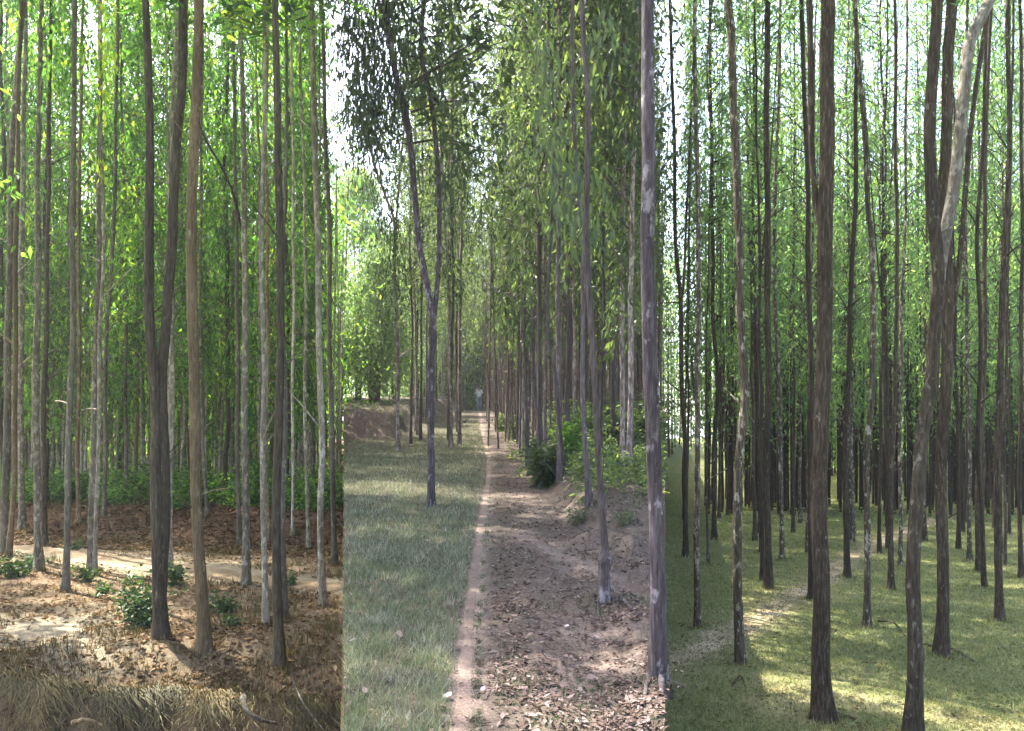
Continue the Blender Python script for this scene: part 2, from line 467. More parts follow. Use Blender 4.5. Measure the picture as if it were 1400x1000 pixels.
ribbon('dirt_path', [(-20, 24.2), (-12.5, 19.8), (-9, 17.7), (-5.5, 15.4), (-2.96, 13.9)], .85, zL, PATH_L, .3)
ribbon('dirt_path', [(a, b) for a, b in PM[:-1]], .105, zM, PATH_M, .6, .04, .003)
ribbon('dirt_path', [(a, b) for a, b in PR[1:]], .55, zR, PATH_R, .7, .08, .006)

# ------------------------------------------------------------------ trees
def crown_mesh(name, zone, seed, H=13, Rr=1.5, nb=42, lpb=110, L=.17, W=.055, az=None, clump=.26, low=0.0):
    r = np.random.default_rng(seed)
    VS, QS, TI = [], [], []
    pts = []; tint = []
    nv = 0
    for b in range(nb):
        h = H * (b + r.uniform(0, .9)) / nb
        u = h / H
        prof = (0.55 + 0.45 * math.sin(min(1, u * 1.6 + .15) * math.pi * .62)) * (1 - u ** 3 * .75)
        ln = Rr * prof * r.uniform(.5, 1.25)
        a = r.uniform(0, 6.283) if az is None else az + r.uniform(-1.45, 1.45)
        up = r.uniform(.5, 1.3)
        d = np.array([math.cos(a), math.sin(a), up]); 
        t = np.linspace(0, 1, 5)[:, None]
        sag = np.array([0, 0, -1.0]) * (t ** 2) * ln * r.uniform(.15, .6)
        P = np.array([0, 0, h]) + d * ln * t + sag
        V, Q = tube(P, np.linspace(.016, .005, 5) * (1 + .4 * (1 - u)), 3)
        VS.append(V); QS.append(Q + nv); nv += len(V); TI.append(np.zeros(len(V)))
        # twigs with clumps of hanging leaves
        k = r.integers(3, 5)
        for c in range(k):
            s = r.uniform(.35, 1.0)
            p = P[0] + (P[-1] - P[0]) * s
            o = r.normal(size=3) * [.28, .28, .22] * Rr * .5
            cpt = p + o
            n = int(lpb / k * r.uniform(.4, 1.9))
            nst = max(2, n // 7)
            st = r.normal(size=(nst, 3)) * [clump * .8, clump * .8, clump * .7]
            dl = r.uniform(.25, .95, nst)
            j = r.integers(0, nst, n)
            q = r.uniform(0, 1, n)
            g = st[j] + r.normal(size=(n, 3)) * .035 + cpt
            g[:, 2] -= q * dl[j]
            pts.append(g)
            tint.append(np.clip(r.choice([.08, .3, .5, .8], p=[.25, .3, .3, .15]) + .13 * r.normal(size=n), 0, 1))
    pts = np.vstack(pts); tint = np.concatenate(tint)
    LV, LT, lt = leaves(pts, L, W, tint=tint, r=r)
    V = np.vstack(VS + [LV])
    Q = np.vstack(QS)
    return mesh_np(name, V, tris=LT + nv, quads=Q, mats=[LEAF[zone], BARK['R' if zone == 'R' else ('M' if zone in 'MP' else 'L')]], tmat=0, qmat=1, tint=np.concatenate(TI + [lt]))

CR = {}
for zi, zone in enumerate('LMR'):
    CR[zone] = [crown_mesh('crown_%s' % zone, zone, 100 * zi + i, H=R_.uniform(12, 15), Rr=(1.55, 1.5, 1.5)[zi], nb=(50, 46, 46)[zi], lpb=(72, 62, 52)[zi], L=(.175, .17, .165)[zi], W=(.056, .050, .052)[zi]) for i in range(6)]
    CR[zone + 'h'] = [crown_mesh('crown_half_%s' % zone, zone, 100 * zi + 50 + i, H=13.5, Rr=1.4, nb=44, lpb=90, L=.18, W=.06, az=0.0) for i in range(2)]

def stem_mesh(zone, seed, mat, H=19, r0=.085, fork=False):
    r = np.random.default_rng(seed)
    k = 26
    z = np.linspace(-.15, H, k)
    wx = np.cumsum(r.normal(size=k)) * .035; wy = np.cumsum(r.normal(size=k)) * .035
    lean = r.normal(size=2) * .012
    P = np.stack([wx - wx[0] + lean[0] * z, wy - wy[0] + lean[1] * z, z], 1)
    P[:, :2] *= np.clip(z / 2, 0, 1)[:, None]
    V, Q = tube(P, r0 * (1 - .72 * np.clip(z, 0, H) / H) + .05 * np.exp(-np.maximum(z, 0) / .22), 8, rough=.10, seed=seed)
    if fork:
        i = r.integers(9, 14)
        b = P[i]
        a = r.uniform(0, 6.28)
        n = 14
        t = np.linspace(0, 1, n)
        Pb = b + np.stack([np.cos(a) * t ** .8 * 1.1, np.sin(a) * t ** .8 * .5, t * 8], 1)
        V2, Q2 = tube(Pb, r0 * .5 * (1 - .7 * t), 6, rough=.08, seed=seed + 1)
        Q = np.vstack([Q, Q2 + len(V)]); V = np.vstack([V, V2])
    return mesh_np('trunk', V, quads=Q, mats=[mat], smooth=True)
ST = {
 'L': [stem_mesh('L', 10 + i, BARK[('L', 'L', 'Lp', 'Lt', 'Lp', 'Ld')[i]], fork=i == 1) for i in range(6)],
 'M': [stem_mesh('M', 30 + i, BARK[('M', 'Mt', 'M', 'Mt', 'M', 'M')[i]], fork=i in (1, 4)) for i in range(6)],
 'R': [stem_mesh('R', 50 + i, BARK[('R', 'R', 'Rm', 'R', 'R', 'Rm')[i]], fork=i in (1, 3)) for i in range(6)],
}
CAT = 'tree'
ALLTREES = []
def px_of(x, y): return 700 + F * x / y

def stem3d(zone, pts, depth, x0, z0):
    return [((px - 700) / F * depth, depth, (HY - py) / F * depth) for px, py in pts]

def hero(zone, base, pts, w, bark, label, ref, wt=None, limbs=(), crown=True, ctop=None, group=None, flare=.28, cz=None, seg=.16, ns=14, rough=.07, below=False):
    """base: photo pixel of the foot; pts: pixels up the stem; w: stem width in pixels near the foot"""
    x0, y0, z0 = hit(zone, *base)
    if below: 
        y0 = below; x0 = (base[0] - 700) / F * y0; z0 = G(zone, x0, y0)
    e = bpy.data.objects.new('tree', None); C.objects.link(e)
    e.empty_display_size = .3
    e.location = (x0, y0, z0)
    e['label'] = label; e['category'] = CAT; e['group'] = group or {'L': 'trees of the left stand', 'M': 'trees along the middle path', 'R': 'trees of the right plantation'}[zone]
    wt = w * .55 if wt is None else wt
    d = y0
    P = [(x0, y0, z0 - .12)] + stem3d(zone, pts, d, x0, z0)
    zt = (HY) / F * d
    sd = int(abs(base[0]) * 7 + base[1])
    rr = np.random.default_rng(sd)
    # on above the top of the picture
    last = np.array(P[-1]); dirv = last - np.array(P[-2]); dirv /= np.linalg.norm(dirv)
    dirv = (dirv + np.array([0, 0, 1.0])) / 2
    Htop = max(z0 + 16.0, last[2] + 4)
    rad0 = w / F * d / 2; radt = wt / F * d / 2
    zl = last[2]
    for q in range(1, 5):
        P.append(tuple(last + dirv * (Htop - zl) * q / 4 + rr.normal(size=3) * [.05, .05, 0]))
    P = np.array(P)
    P[1:, 1] += rr.normal(size=len(P) - 1) * .03
    A = spline(P, seg)
    A[:, 0] += .012 * np.sin(A[:, 2] * 1.7 + sd); 
    fr = np.interp(A[:, 2], [z0, zl, Htop], [rad0, radt, .018])
    V, Q = tube(A - [x0, y0, z0], fr, ns, rough=rough, seed=sd, flare=flare)
    m = mesh_np('trunk', V, quads=Q, mats=[BARK[bark]], smooth=True)
    link('trunk', m, e)
    for lp, lw0, lw1, lb in limbs:
        LP = np.array(stem3d(zone, lp, d, x0, z0))
        LP[:, 1] += np.linspace(0, .25, len(LP)) * (1 if lb is None else 1)
        if lp[-1][1] <= 2:
            v = LP[-1] - LP[-2]; v /= np.linalg.norm(v)
            LP = np.vstack([LP, LP[-1] + v * 1.5, LP[-1] + v * 3.5 + [0, 0, .5]])
        B_ = spline(LP, seg * .8)
        t = np.linspace(0, 1, len(B_))
        V, Q = tube(B_ - [x0, y0, z0], (lw0 * (1 - t) + lw1 * t) / F * d / 2, 10, rough=rough, seed=sd + 5)
        link('limb', mesh_np('limb', V, quads=Q, mats=[BARK[lb or bark]], smooth=True), e)
    for q in range(rr.integers(2, 5)):
        i = rr.integers(int(len(A) * .12), int(len(A) * .55)); p0 = A[i] - [x0, y0, z0]
        a = rr.uniform(0, 6.28); ln = rr.uniform(.12, .7) * (d / 12)
        tt = np.linspace(0, 1, 5)[:, None]
        bp_ = p0 + tt * ln * np.array([math.cos(a), math.sin(a), rr.uniform(.2, 1.2)]) - tt ** 2 * np.array([0, 0, rr.uniform(0, .3) * ln])
        V, Q = tube(bp_, np.linspace(.012, .003, 5) * d / 12 + .002, 5, rough=.15, seed=q)
        link('dead_twig', mesh_np('dead_twig', V, quads=Q, mats=[BARK[bark]], smooth=True), e)
    if crown:
        cb = zl - z0 + .3 if cz is None else cz
        edge = None
        p = px_of(x0, y0)
        key = zone
        rot = R_.uniform(0, 6.28)
        for bpx, s in ((470, 1), (909, 1)):
            if abs(p - bpx) / F * y0 < 1.3 and zone != 'L':
                key = zone + 'h'; rot = 0.0 if p > bpx else math.pi
        c = link('crown', R_.choice(CR[key]), e)
        i = np.argmin(np.abs(A[:, 2] - (z0 + cb)))
        c.location = (A[i, 0] - x0, A[i, 1] - y0, cb)
        c.rotation_euler = (0, 0, rot)
        sz = (Htop - z0 - cb) / 13.5 * 1.05
        w_ = {'M': 1.15, 'R': 1.0, 'L': 1.5 if d < 12.5 else 1.0}[zone]  # near left crowns, above the view, widened to shade the middle ground
        if ref == 'forked tree in the grass': w_ = 1.3  # this crown is widened too, for shade on the near path
        c.scale = (w_, w_, max(.35, sz))
    ALLTREES.append(dict(o=e, zone=zone, px=base[0], y=y0, x=x0, ref=ref))
    return e, A, d

def fill(zone, x, y, h0, hs=1.0, rs=1.0, crown=True, cs=1.0):
    z = G(zone, x, y)
    e = bpy.data.objects.new('tree', None); C.objects.link(e); e.empty_display_size = .3
    e.location = (x, y, z); e['category'] = CAT
    e['group'] = {'L': 'trees of the left stand', 'M': 'trees along the middle path', 'R': 'trees of the right plantation'}[zone]
    t = link('trunk', R_.choice(ST[zone]), e)
    t.rotation_euler = (0, 0, R_.uniform(0, 6.28)); t.scale = (rs, rs, hs)
    if crown:
        p = px_of(x, y); key = zone; rot = R_.uniform(0, 6.28)
        for bpx in (470, 909):
            if abs(p - bpx) / F * y < (.7 if zone == 'R' else 1.0):
                key = zone + 'h'; rot = 0.0 if p > bpx else math.pi
        c = link('crown', R_.choice(CR[key]), e)
        c.location = (0, 0, h0); c.rotation_euler = (0, 0, rot)
        c.scale = (cs, cs, max(.4, (19 * hs - h0 + .5) / 13.5))
    ALLTREES.append(dict(o=e, zone=zone, px=px_of(x, y), y=y, x=x, ref=None))
    return e

# --- left stand
hero('L', (6, 757), [(9, 600), (13, 330), (17, 160), (32, 0)], 10, 'L', 'grey tree at the far left edge, foot among bright weeds beside the path', 'tree at the far left edge', 6)
hero('L', (11, 763), [(19, 640), (21, 500), (22, 330), (27, 0)], 7, 'Lt', 'thin tan tree crossing close behind the leftmost grey tree', 'thin tan leftmost tree', 5)
hero('L', (31, 722), [(28, 600), (29, 330), (35, 0)], 8, 'L', 'straight grey tree on the leaf bank beyond the weeds', 'straight tree on the leaf bank', 5)
hero('L', (54, 781), [(52, 600), (55, 330), (52, 200), (61, 0)], 10, 'L', 'grey tree of a close pair, the nearer one, at the path edge', 'close pair at the path edge', 5)
hero('L', (61, 745), [(60, 600), (64, 450), (66, 200), (70, 0)], 7, 'Ld', 'darker tree of a close pair, half hidden behind the nearer one', 'darker tree of the pair', 4)
hero('L', (89, 808), [(94, 600), (98, 450), (99, 330), (102, 150), (105, 0)], 8, 'Lp', 'slim pale smooth tree with splayed root foot above the sandy patch', 'slim pale splay-footed tree', 6)
hero('L', (107, 714), [(106, 600), (109, 450), (108, 330), (112, 0)], 5, 'Lt', 'thin reddish tree on the brown bank behind the pale slim tree', 'thin reddish bank tree', 3.5)
hero('L', (124, 780), [(126, 600), (133, 450), (134, 330), (138, 0)], 8, 'L', 'grey tree leaning right, left one of two crossing stems', 'grey tree of the crossing two', 5)
hero('L', (130, 788), [(133, 600), (139, 450), (141, 330), (137, 100), (136, 0)], 5.5, 'Lp', 'thin pale stem in front of the right-leaning grey tree', 'thin pale crossing stem', 4)
hero('L', (143, 704), [(143, 600), (147, 450), (155, 330), (160, 0)], 5, 'L', 'thin grey tree rising from the green undergrowth on the bank', 'thin tree in the undergrowth', 4)
hero('L', (221, 873), [(217, 760), (213, 640), (211, 560), (207, 450), (205, 330), (204, 160), (200, 0)], 17, 'Ld', 'thick dark two-stemmed tree behind the leafy green bush', 'thick dark two-stemmed tree', 9, limbs=[([(219, 840), (224, 700), (221, 600), (217, 520), (222, 430), (228, 330), (232, 200), (240, 100), (240, 0)], 15, 10, None)])
hero('L', (231, 777), [(232, 600), (235, 450), (235, 330), (237, 150), (243, 0)], 8, 'Lp', 'pale tree standing just right of the dark two-stemmed tree', 'pale tree beside the dark two-stemmed tree', 6)
hero('L', (281, 892), [(276, 800), (270, 700), (267, 600), (265, 500), (264, 330), (266, 200), (269, 100), (271, 0)], 15, 'Lt', 'thick tan-brown tree with sunlit foot at the edge of the cut bank', 'thick tan tree with sunlit foot', 12)
hero('L', (283, 706), [(278, 600), (275, 450), (275, 330), (277, 0)], 4, 'L', 'very thin tree close right of the thick tan tree', 'very thin tree by the tan one', 3)
hero('L', (336, 800), [(336, 600), (335, 450), (335, 290), (331, 150), (328, 0)], 10, 'L', 'grey tree at the path edge with a slanting dead limb', 'grey tree with the slanting limb', 6, limbs=[([(334, 330), (319, 270), (301, 228), (273, 180), (250, 115)], 4, 2.2, 'R')])
hero('L', (327, 745), [(325, 600), (325, 450), (322, 200), (318, 0)], 6, 'L', 'thin grey tree on the litter bank left of the slanting-limb tree', 'thin grey tree on the litter bank', 3.5)
hero('L', (363, 852), [(360, 700), (359, 600), (360, 500), (358, 330), (360, 180), (363, 0)], 8, 'Lp', 'white-barked slim tree, palest of the left stand', 'white-barked slim tree', 5)
hero('L', (367, 741), [(364, 600), (366, 450), (364, 200), (368, 0)], 5, 'Lt', 'yellowish thin tree behind the white-barked one', 'yellowish thin tree', 3)
hero('L', (383, 908), [(380, 800), (378, 700), (380, 600), (383, 450), (383, 330), (380, 200), (378, 0)], 13, 'Ld', 'dark furrowed tree nearest the grassy cut bank', 'dark furrowed tree', 9)
hero('L', (389, 846), [(386, 700), (388, 600), (387, 450), (388, 330), (392, 0)], 8, 'L', 'grey tree almost hidden behind the dark furrowed one', 'hidden grey tree', 4)
hero('L', (401, 733), [(400, 600), (402, 330), (398, 0)], 4, 'Lp', 'thin pale tree on the bank right of the dark furrowed tree', 'thin pale bank tree', 3)
hero('L', (423, 749), [(418, 600), (417, 330), (412, 150), (410, 0)], 5, 'L', 'thin mottled grey tree left of the cream-barked tree', 'thin mottled grey tree', 3.5)
hero('L', (444, 828), [(439, 700), (440, 600), (436, 430), (433, 330), (430, 165), (426, 0)], 9, 'Lp', 'cream-barked tree lit from the left, foot past the path', 'cream-barked tree', 7)
hero('L', (458, 772), [(455, 650), (451, 500), (450, 330), (444, 165), (440, 0)], 7, 'L', 'grey tree right of the cream-barked tree near the earth bank', 'grey tree by the earth bank', 5)

# --- trees on both sides of the middle path
hero('M', (588, 694), [(589, 640), (590, 560), (590, 500), (592, 440), (580, 375), (570, 320), (562, 198), (552, 142), (539, 92), (532, 50), (525, 0)], 9, 'Md', 'forked tree standing alone in the grass left of the path', 'forked tree in the grass', 8, limbs=[([(592, 446), (597, 395), (600, 330), (598, 231), (590, 148), (584, 112), (575, 73), (574, 33), (576, 0)], 7, 5.5, None)], ns=12, cz=5.2)
hero('M', (544, 618), [(544, 515), (541, 412), (540, 340), (537, 297), (524, 262), (508, 210), (500, 150)], 5, 'Mt', 'slim reddish tree with spread upper branches near the grassy bank', 'slim tree near the grassy bank', 2.5, limbs=[([(540, 340), (544, 260), (552, 165), (558, 90)], 3, 1.6, None), ([(524, 262), (514, 200), (511, 150)], 2, 1.4, None)], cz=8)
hero('M', (617, 614), [(616, 520), (615, 462), (610, 330), (605, 257), (600, 120), (600, 0)], 3.4, 'Mt', 'thin pale tree between the forked tree and the path', 'thin pale tree left of the path', 2.5, cz=7)
hero('M', (703, 576), [(702, 500), (700, 396), (706, 330), (704, 100), (702, 0)], 4, 'Mt', 'pale pinkish tree, first distinct stem right of the path', 'pale pinkish stem', 3, cz=6)
hero('M', (722, 612), [(722, 520), (720, 455), (716, 330), (718, 297), (715, 100), (706, 0)], 4.5, 'M', 'straight violet-grey tree rising from dark weeds right of the path', 'straight violet-grey tree', 4, cz=6)
hero('M', (743, 632), [(738, 580), (731, 528), (729, 450), (729, 373), (722, 320), (720, 200), (716, 0)], 6, 'M', 'grey tree rising from the dark bush at the bank', 'grey tree from the dark bush', 4, cz=6)
hero('M', (776, 650), [(764, 577), (758, 511), (750, 470), (750, 400), (754, 330), (756, 150), (750, 0)], 5, 'M', 'crooked leaning tree above the bush and bare roots', 'crooked leaning tree', 3.5, cz=5.5)
hero('M', (806, 690), [(803, 640), (797, 528), (796, 396), (796, 320), (788, 200), (784, 120), (782, 0)], 7, 'M', 'grey tree on top of the small earth bank, left of the knobbly-footed tree', 'grey tree on the earth bank', 5, cz=6.3)
hero('M', (826, 824), [(827, 775), (823, 720), (818, 640), (812, 528), (807, 396), (804, 297), (804, 165), (799, 82), (794, 0)], 9, 'M', 'leaning tree with swollen knobbly foot on leaf-strewn soil', 'knobbly-footed tree', 7, cz=6.3)
hero('M', (897, 925), [(897, 874), (896, 760), (895, 660), (889, 462), (886, 330), (885, 250), (882, 115), (883, 0)], 21, 'Md', 'thick violet-grey near tree at the right end of the path bank', 'thick violet-grey near tree', 17, cz=6.5, flare=.18)
hero('M', (868, 590), [(868, 500), (870, 330), (867, 200), (865, 0)], 4, 'M', 'thin dark tree left of the thick violet-grey near tree', 'thin dark tree', 3, cz=7)
hero('M', (822, 634), [(823, 540), (825, 462), (825, 330), (828, 100), (830, 0)], 4.5, 'M', 'thin tree behind the knobbly-footed tree in green weeds', 'thin tree behind the knobbly-footed one', 3, cz=6)
hero('M', (845, 560), [(845, 450), (845, 330), (843, 66), (843, 0)], 4.2, 'Mt', 'pale slender tree standing deep in the undergrowth', 'pale slender undergrowth tree', 3.5, cz=8)

# --- right plantation
hero('R', (1013, 909), [(1011, 850), (1009, 784), (1009, 640), (1015, 560), (1017, 528), (1014, 429), (1012, 330), (1009, 297), (1004, 165), (999, 50), (996, 0)], 12, 'Rm', 'lichen-mottled tree in front of the sandy path', 'lichen-mottled tree', 10)
hero('R', (1126, 985), [(1124, 900), (1123, 820), (1119, 712), (1120, 640), (1124, 528), (1128, 429), (1128, 330), (1129, 200), (1130, 66), (1130, 0)], 23, 'R', 'thickest dark tree in the middle foreground of the plantation', 'thickest dark tree', 18, limbs=[([(1126, 340), (1119, 270), (1116, 198), (1118, 90), (1119, 0)], 8, 9, None)], ns=20)
hero('R', (1108, 820), [(1109, 640), (1108, 528), (1106, 330), (1105, 297), (1103, 165), (1098, 66), (1095, 0)], 8, 'R', 'dark tree directly behind and left of the thickest tree', 'dark tree behind the thickest one', 6)
hero('R', (1050, 806), [(1050, 720), (1049, 640), (1051, 500), (1050, 297), (1049, 99), (1049, 0)], 9, 'R', 'straight dark tree beyond the bright spot of the sandy path', 'straight dark tree past the path', 7)
hero('R', (954, 857), [(953, 640), (954, 500), (956, 429), (954, 330), (952, 150), (950, 0)], 8, 'Rm', 'pale grey tree on the left side of the plantation before the path', 'pale grey tree before the path', 5, limbs=[([(953, 560), (951, 530), (950, 485)], 4, 3, 'R')])
hero('R', (938, 762), [(937, 640), (933, 528), (930, 415), (925, 330), (920, 132), (915, 0)], 7, 'R', 'dark narrow-forked tree near the left edge of the plantation', 'narrow-forked dark tree', 4, limbs=[([(930, 420), (936, 380), (940, 300), (948, 150)], 4, 2.5, None)])
hero('R', (968, 771), [(967, 640), (966, 500), (969, 330)], 3, 'Rm', 'very thin young tree right of the pale grey tree', 'very thin young tree', 2)
hero('R', (976, 738), [(976, 627), (981, 528), (975, 429), (974, 330), (970, 0)], 6, 'R', 'dark tree beyond the very thin young one', 'dark tree beyond the young one', 4)
hero('R', (1040, 756), [(1038, 600), (1034, 450), (1030, 300), (1032, 0)], 4.5, 'R', 'slim tree just left of the straight dark tree past the path', 'slim dark tree', 3)
hero('R', (1069, 766), [(1067, 627), (1063, 462), (1058, 330), (1062, 200), (1068, 0)], 6, 'Rm', 'greyish tree with a slight curve right of the straight dark tree', 'curved greyish tree', 4)
hero('R', (1158, 790), [(1156, 640), (1161, 495), (1166, 330), (1170, 250), (1171, 99), (1169, 0)], 7.5, 'R', 'tree standing at the right bend of the sandy path', 'tree at the path bend', 4.5)
hero('R', (1186, 857), [(1185, 640), (1191, 560), (1193, 495), (1192, 330), (1188, 300), (1183, 198), (1175, 99), (1170, 0)], 8.5, 'Rm', 'slim mottled tree with a fallen twig beside its foot', 'slim mottled tree with fallen twig', 6)
hero('R', (1217, 806), [(1217, 694), (1220, 600), (1225, 450), (1226, 330), (1222, 0)], 7, 'R', 'dark tree left of the leaning pale-topped tree', 'dark tree left of the leaning one', 4)
hero('R', (1231, 775), [(1230, 640), (1234, 450), (1237, 330), (1240, 0)], 5, 'Rm', 'thin light brown tree just behind the leaning pale-topped tree', 'thin light brown tree', 3)
hero('R', (1244, 1012), [(1247, 900), (1250, 800), (1252, 720), (1255, 640), (1261, 590), (1269, 528), (1275, 462), (1280, 396), (1278, 345), (1275, 297), (1274, 165), (1277, 0)], 19, 'Rq', 'large leaning mottled tree splitting into two smooth pale stems', 'large leaning split tree', 14, limbs=[([(1282, 400), (1290, 350), (1299, 313), (1315, 231), (1326, 148), (1336, 66), (1345, 36), (1364, 0)], 17, 14, 'Rp')], ns=18)
hero('R', (1288, 896), [(1288, 820), (1287, 748), (1288, 640), (1293, 528), (1295, 429), (1292, 330), (1291, 280), (1297, 181), (1297, 82), (1300, 0)], 15, 'R', 'thick dark tree with spreading roots behind the leaning split tree', 'thick dark root-footed tree', 14, limbs=[([(1297, 440), (1306, 415), (1314, 375), (1320, 330), (1325, 297), (1338, 165), (1351, 82), (1366, 0)], 7, 5, None)], ns=18)
hero('R', (1365, 850), [(1363, 640), (1366, 560), (1366, 495), (1371, 396), (1375, 330), (1378, 165), (1379, 0)], 9.5, 'R', 'dark tree with leaf pile at its foot near the right edge', 'dark tree with leaf pile', 5)
hero('R', (1347, 804), [(1342, 700), (1338, 627), (1338, 462), (1336, 330), (1343, 165), (1350, 0)], 6, 'R', 'brown slim tree left of the tree with the leaf pile', 'brown slim tree', 4)
hero('R', (1337, 782), [(1337, 700), (1340, 600), (1348, 450), (1348, 330), (1352, 100), (1356, 0)], 6.5, 'R', 'dark tree behind and left of the brown slim one', 'dark tree behind the brown one', 4.5)
hero('R', (1325, 767), [(1324, 600), (1320, 330), (1322, 0)], 5, 'Rm', 'slim tree between the root-footed tree and the brown slim one', 'slim middle-distance tree', 3.5)
hero('R', (1374, 773), [(1374, 600), (1380, 330), (1386, 0)], 4, 'Rm', 'thin light tree just right of the leaf-pile tree', 'thin light tree', 3)
hero('R', (1395, 791), [(1395, 600), (1397, 330), (1394, 0)], 6, 'R', 'dark tree at the extreme right edge of the plantation', 'tree at the extreme right edge', 4)

# --- the ranks behind
def clear(x, y, dmin):
    for t in ALLTREES:
        if (t['x'] - x) ** 2 + (t['y'] - y) ** 2 < dmin ** 2: return False
    return True
def hidden(zone, px, y):
    for t in ALLTREES:
        if t['ref'] and t['zone'] == zone and t['y'] < y and abs(t['px'] - px) < 3: return True
    return False
for row in range(9):                                  # left stand
    y = 21.5 + row * 1.75
    nx = int((470 + 170) / F * y / (1.75 + .02 * row))
    for i in range(nx):
        px = -160 + (i + R_.uniform(.1, .9)) / nx * 622
        yy = y + R_.uniform(-.6, .6); x = (px - 700) / F * yy
        if yy < foot(x) + 1.6 or not clear(x, yy, .8): continue
        fill('L', x, yy, R_.uniform(1.4, 4.0), R_.uniform(.85, 1.1), R_.uniform(.5, .95), cs=R_.uniform(.8, 1.15))
for px, y in [(-230, 9.5), (-330, 12), (-250, 14.5), (-420, 15), (-330, 18), (-210, 18.5), (-520, 12), (-600, 17), (-450, 20), (-700, 10), (-130, 11.2), (-150, 14)]:
    fill('L', (px - 700) / F * y, y, R_.uniform(4, 6), 1, 1, cs=1.2)        # unseen, just outside the left edge, added to shade the foreground
for row in range(11):                                  # right plantation
    y = 15.8 + row * 1.6
    nx = int((1500 - 912) / F * y / 1.55)
    for i in range(nx):
        px = 914 + (i + .5 + R_.uniform(-.35, .35)) / nx * 586
        yy = y + R_.uniform(-.35, .35); x = (px - 700) / F * yy
        if pathR_d(x, yy) < .35 or not clear(x, yy, 1.0): continue
        if any(t['ref'] and t['zone'] == 'R' and t['y'] < 13 and abs(t['px'] - px) < 15 for t in ALLTREES): continue
        if yy < 20 and R_.random() < .55: continue
        fill('R', x, yy, R_.uniform(3.4, 6.5), R_.uniform(.9, 1.12), R_.uniform(.45, .78), cs=R_.uniform(.7, 1.0))
for row in range(30):                                  # right of the middle path
    y = 13 * 1.062 ** row
    if y > 74: break
    x0 = path_mid(y) + (.58 + .012 * y)
    x1 = (905 - 700) / F * y
    nx = max(1, int((x1 - x0) / (.80 + .016 * y)))
    nx = min(nx, 4 if y < 40 else 2)
    for i in range(nx):
        x = x0 + (i + R_.uniform(.0, .8)) * (x1 - x0) / nx
        yy = y * R_.uniform(.98, 1.02)
        if px_of(x, yy) > 903 or not clear(x, yy, .5): continue
        fill('M', x, yy, R_.uniform(2.6, 5.0), R_.uniform(.85, 1.05), R_.uniform(.34, .56) * (1 + y / 110), cs=R_.uniform(.75, 1.1))
for row in range(14):                                  # the rank left of the middle path
    y = 24 * 1.085 ** row
    for k in range(2 if y < 45 else 3):
        x = path_mid(y) - (.55 + k * 1.4 + R_.uniform(0, .5)) - .010 * y
        if px_of(x, y) < 556: continue
        fill('M', x, y, R_.uniform(3.5, 6.0), R_.uniform(.75, .95), R_.uniform(.45, .7), cs=R_.uniform(.75, 1.1))

ORD = ['first', 'second', 'third', 'fourth', 'fifth', 'sixth', 'seventh', 'eighth', 'ninth', 'tenth', 'eleventh', 'twelfth', 'thirteenth', 'fourteenth', 'fifteenth', 'sixteenth', 'seventeenth', 'eighteenth', 'nineteenth', 'twentieth']
for zone in 'LMR':
    T = sorted([t for t in ALLTREES if t['zone'] == zone], key=lambda t: t['px'])
    refs = [t for t in T if t['ref']]
    cnt = {}
    for t in T:
        if t['ref']: continue
        left = [r for r in refs if r['px'] <= t['px']]
        if left: r = left[-1]; side = 'right'
        else: r = refs[0]; side = 'left'
        far = 'far' if t['y'] > (30 if zone == 'L' else 24) else 'background'
        key = (r['ref'], side, far)
        cnt[key] = cnt.get(key, 0) + 1
        k = cnt[key] - 1
        if k < 20: t['o']['label'] = '%s thin %s tree to the %s of the %s' % (ORD[k], far, side, r['ref'])
        else: t['o']['label'] = 'thin %s tree well to the %s of the %s' % (far, side, r['ref'])
print('TREES', len(ALLTREES), [sum(t['zone'] == q for t in ALLTREES) for q in 'LMR'])

# --- bushy pale trees beyond the grass, left of the middle path
def bushy(px, y, H, Rr, seed, n, label, zone='P', dark=False):
    r = np.random.default_rng(seed)
    x = (px - 700) / F * y; z = G('M', x, y)
    e = bpy.data.objects.new('bushy_tree', None); C.objects.link(e); e.location = (x, y, z)
    e['label'] = label; e['category'] = 'tree'; e['group'] = 'bushy trees beyond the grass'
    VS, QS, nv = [], [], 0
    for k in range(7 if dark else 4):
        a = r.uniform(0, 6.28); t = np.linspace(0, 1, 9)
        P = np.stack([np.cos(a) * (.15 + t ** 1.4 * Rr * .5), np.sin(a) * (.15 + t ** 1.4 * Rr * .5), -.1 + t * H * .8], 1)
        V, Q = tube(P, (.13 if dark else .09) * (1 - .7 * t), 7, rough=.1, seed=k)
        VS.append(V); QS.append(Q + nv); nv += len(V)
    link('trunk', mesh_np('trunk', np.vstack(VS), quads=np.vstack(QS), mats=[BARK['M']], smooth=True), e)
    m = 90
    th = r.uniform(0, 6.28, m); u = r.uniform(.12, 1, m)
    rr = Rr * np.sin(np.clip(u, .05, .97) * math.pi) ** .6 * r.uniform(.4, 1, m)
    cen = np.stack([np.cos(th) * rr, np.sin(th) * rr, u * H], 1)
    pick = r.integers(0, m, n)
    pts = cen[pick] + r.normal(size=(n, 3)) * [.38, .38, .42]
    ct = r.uniform(.1, .8, m)
    V, T, t = leaves(pts, .24, .08, tint=np.clip(ct[pick] + .15 * r.normal(size=n), 0, 1), r=r)
    link('crown', mesh_np('crown', V, tris=T, mats=[LEAF[zone]], tint=t), e)
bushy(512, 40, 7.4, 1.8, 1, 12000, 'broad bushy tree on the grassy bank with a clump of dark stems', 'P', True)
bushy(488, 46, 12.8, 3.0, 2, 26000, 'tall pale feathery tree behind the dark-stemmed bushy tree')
bushy(541, 50, 10.5, 2.3, 3, 17000, 'rounded pale tree behind the slim tree near the grassy bank')
